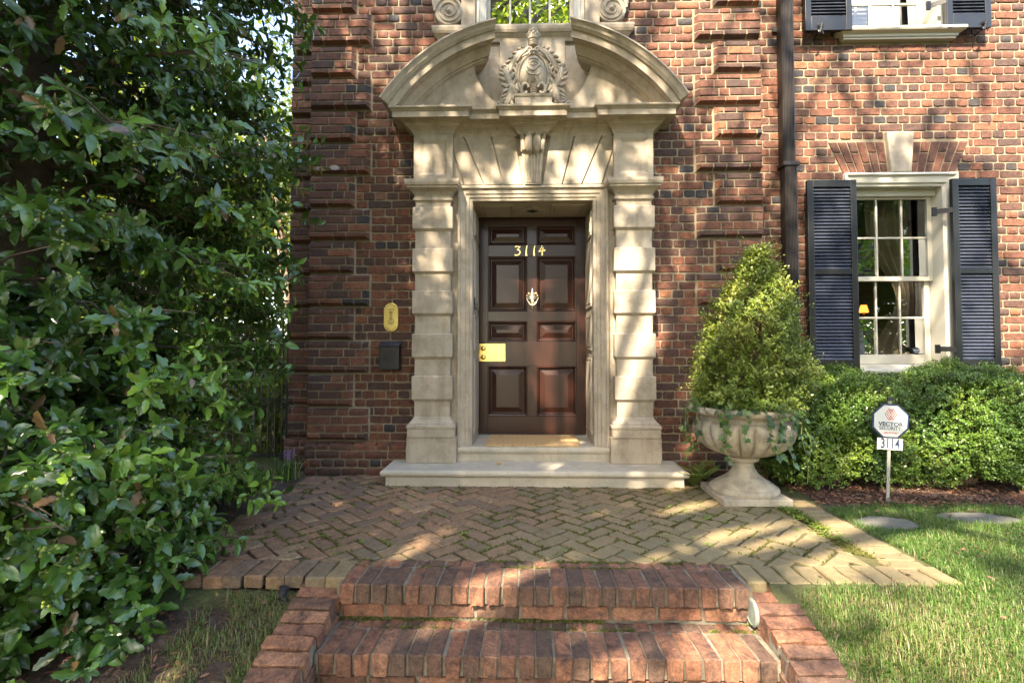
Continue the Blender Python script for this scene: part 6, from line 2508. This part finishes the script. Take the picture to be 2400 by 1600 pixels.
# garden behind the gate
for k, (x, y, hh, lab) in enumerate(((-3.1, 4.2, 5.2, 'pale-trunked crepe myrtle seen through the iron gate'), (-4.6, 6.0, 6.0, 'sunny garden tree seen between the holly leaves'), (-6.5, 4.2, 6.5, 'yellow-green garden tree behind the holly'), (-9.0, 6.5, 7.5, 'broad garden tree far behind the holly'), (-3.4, 9.5, 7.5, 'tall sunlit tree at the end of the side garden'), (-5.3, 2.6, 4.6, 'low-branched garden tree beside the gate pier'), (-7.6, 1.6, 6.0, 'leafy garden tree left of the holly trunk'), (-4.2, 12.0, 9.0, 'tallest tree behind the side garden'), (-8.5, 11.0, 9.0, 'wide tree at the back corner of the garden'))):
    tree('garden_tree', lab, (x, y, -.05), hh, .10, (x + .2, y, hh * .62), (1.8, 1.5, hh * .36), 90, 46, .13, 'garden_leaf', 'trees in the side garden', None, 'bark_tan', .4, seed=20 + k)
my = empty('myrtle_clump', (-2.75, 1.9, 0))
tag(my, 'tan multi-stemmed crepe myrtle trunks just behind the iron gate', 'tree')
for k in range(6):
    a = k * 1.05
    MB().tube([(-2.75 + .08 * math.cos(a), 1.9 + .08 * math.sin(a), -.1), (-2.75 + .2 * math.cos(a), 1.9 + .2 * math.sin(a), 1.1), (-2.75 + .45 * math.cos(a), 1.9 + .45 * math.sin(a), 2.6), (-2.75 + .8 * math.cos(a), 1.9 + .8 * math.sin(a), 4.2)], [.055, .042, .03, .012], 8).build('trunk', 'bark_tan', my, True)
n = 3600
P = np.stack([-2.75 + RNG.normal(0, .75, n), 1.9 + RNG.normal(0, .6, n), RNG.uniform(2.2, 4.9, n)], 1)
V, F = scatter(*QUAD, P, frames(rdir(n), rdir(n)), RNG.uniform(.05, .1, n))
bulk('crown', V, F, 'garden_leaf', my, RNG.random(n))['kind'] = 'stuff'
def bush(x, y, r, h, label, n=2600, mat='garden_leaf', ls=(.05, .09)):
    e = empty('garden_shrub', (x, y, 0))
    tag(e, label, 'shrub', 'shrubs in the side garden')
    d = rdir(n)
    d[:, 2] = np.abs(d[:, 2])
    P = d * np.array([r, r, h]) * (.55 + .45 * RNG.random(n))[:, None] + np.array([x, y, .02])
    V, F = scatter(*QUAD, P, frames(d + rdir(n), rdir(n) + np.array([0, 0, .6])), RNG.uniform(ls[0], ls[1], n))
    bulk('foliage', V, F, mat, e, RNG.uniform(.05, 1, n))['kind'] = 'stuff'
    m_ = MB()
    for k in range(6):
        a = k * 1.05
        m_.tube([(x, y, -.08), (x + r * .5 * math.cos(a), y + r * .5 * math.sin(a), h * .7)], [.02, .006], 5)
    m_.build('stems', 'bark', e, True)['kind'] = 'stuff'
bush(-2.75, 1.05, .62, 1.5, 'leafy shrub close behind the bars of the iron gate', 4200)
bush(-4.7, 2.1, 1.25, 4.6, 'tall dark evergreen screen beyond the brick gate pier', 7000, 'tree_leaf', (.10, .18))
bush(-6.6, .7, 1.4, 4.8, 'tall dark evergreen screen left of the gate pier', 7000, 'tree_leaf', (.10, .18))
bush(-3.3, 2.9, .8, 1.2, 'sunlit shrub behind the iron gate, left of the myrtle trunks')
bush(-2.4, 5.4, .9, 1.5, 'sunlit shrub against the side of the house')
bush(-4.6, 3.2, .9, 1.3, 'rounded shrub beyond the brick gate pier')
bush(-6.2, 2.0, 1.0, 1.4, 'wide garden shrub behind the holly trunk')
bush(-3.9, 7.0, 1.3, 1.9, 'tall shrub closing the end of the side garden')

# leaf litter on the lawn, patio and steps
n = 260
P = np.concatenate([np.stack([RNG.uniform(1.15, 3.6, 150), RNG.uniform(-2.6, -.8, 150), np.zeros(150)], 1), np.stack([RNG.uniform(-1.8, 1.8, 45), RNG.uniform(-1.75, -.45, 45), np.zeros(45)], 1), np.stack([RNG.uniform(-1.7, -1.15, 65), RNG.uniform(-3.0, -2.05, 65), np.zeros(65)], 1)])
P[:, 2] = [(gz(x, y) + .022) if (x > 1.93 or y < -2) else .006 for x, y, z in P]
V, F = scatter(OVAL[0], OVAL[1], P, frames(rdir(n) * np.array([1, 1, .15]), np.tile([0, 0, 1.0], (n, 1)) + rdir(n) * .5), RNG.uniform(.012, .034, n))
tag(bulk('leaf_litter', V, F, 'mulch_chip', None, np.repeat(RNG.uniform(.3, 1, n), len(OVAL[1]))), 'small brown leaf litter scattered on lawn and patio', 'leaves', kind='stuff')
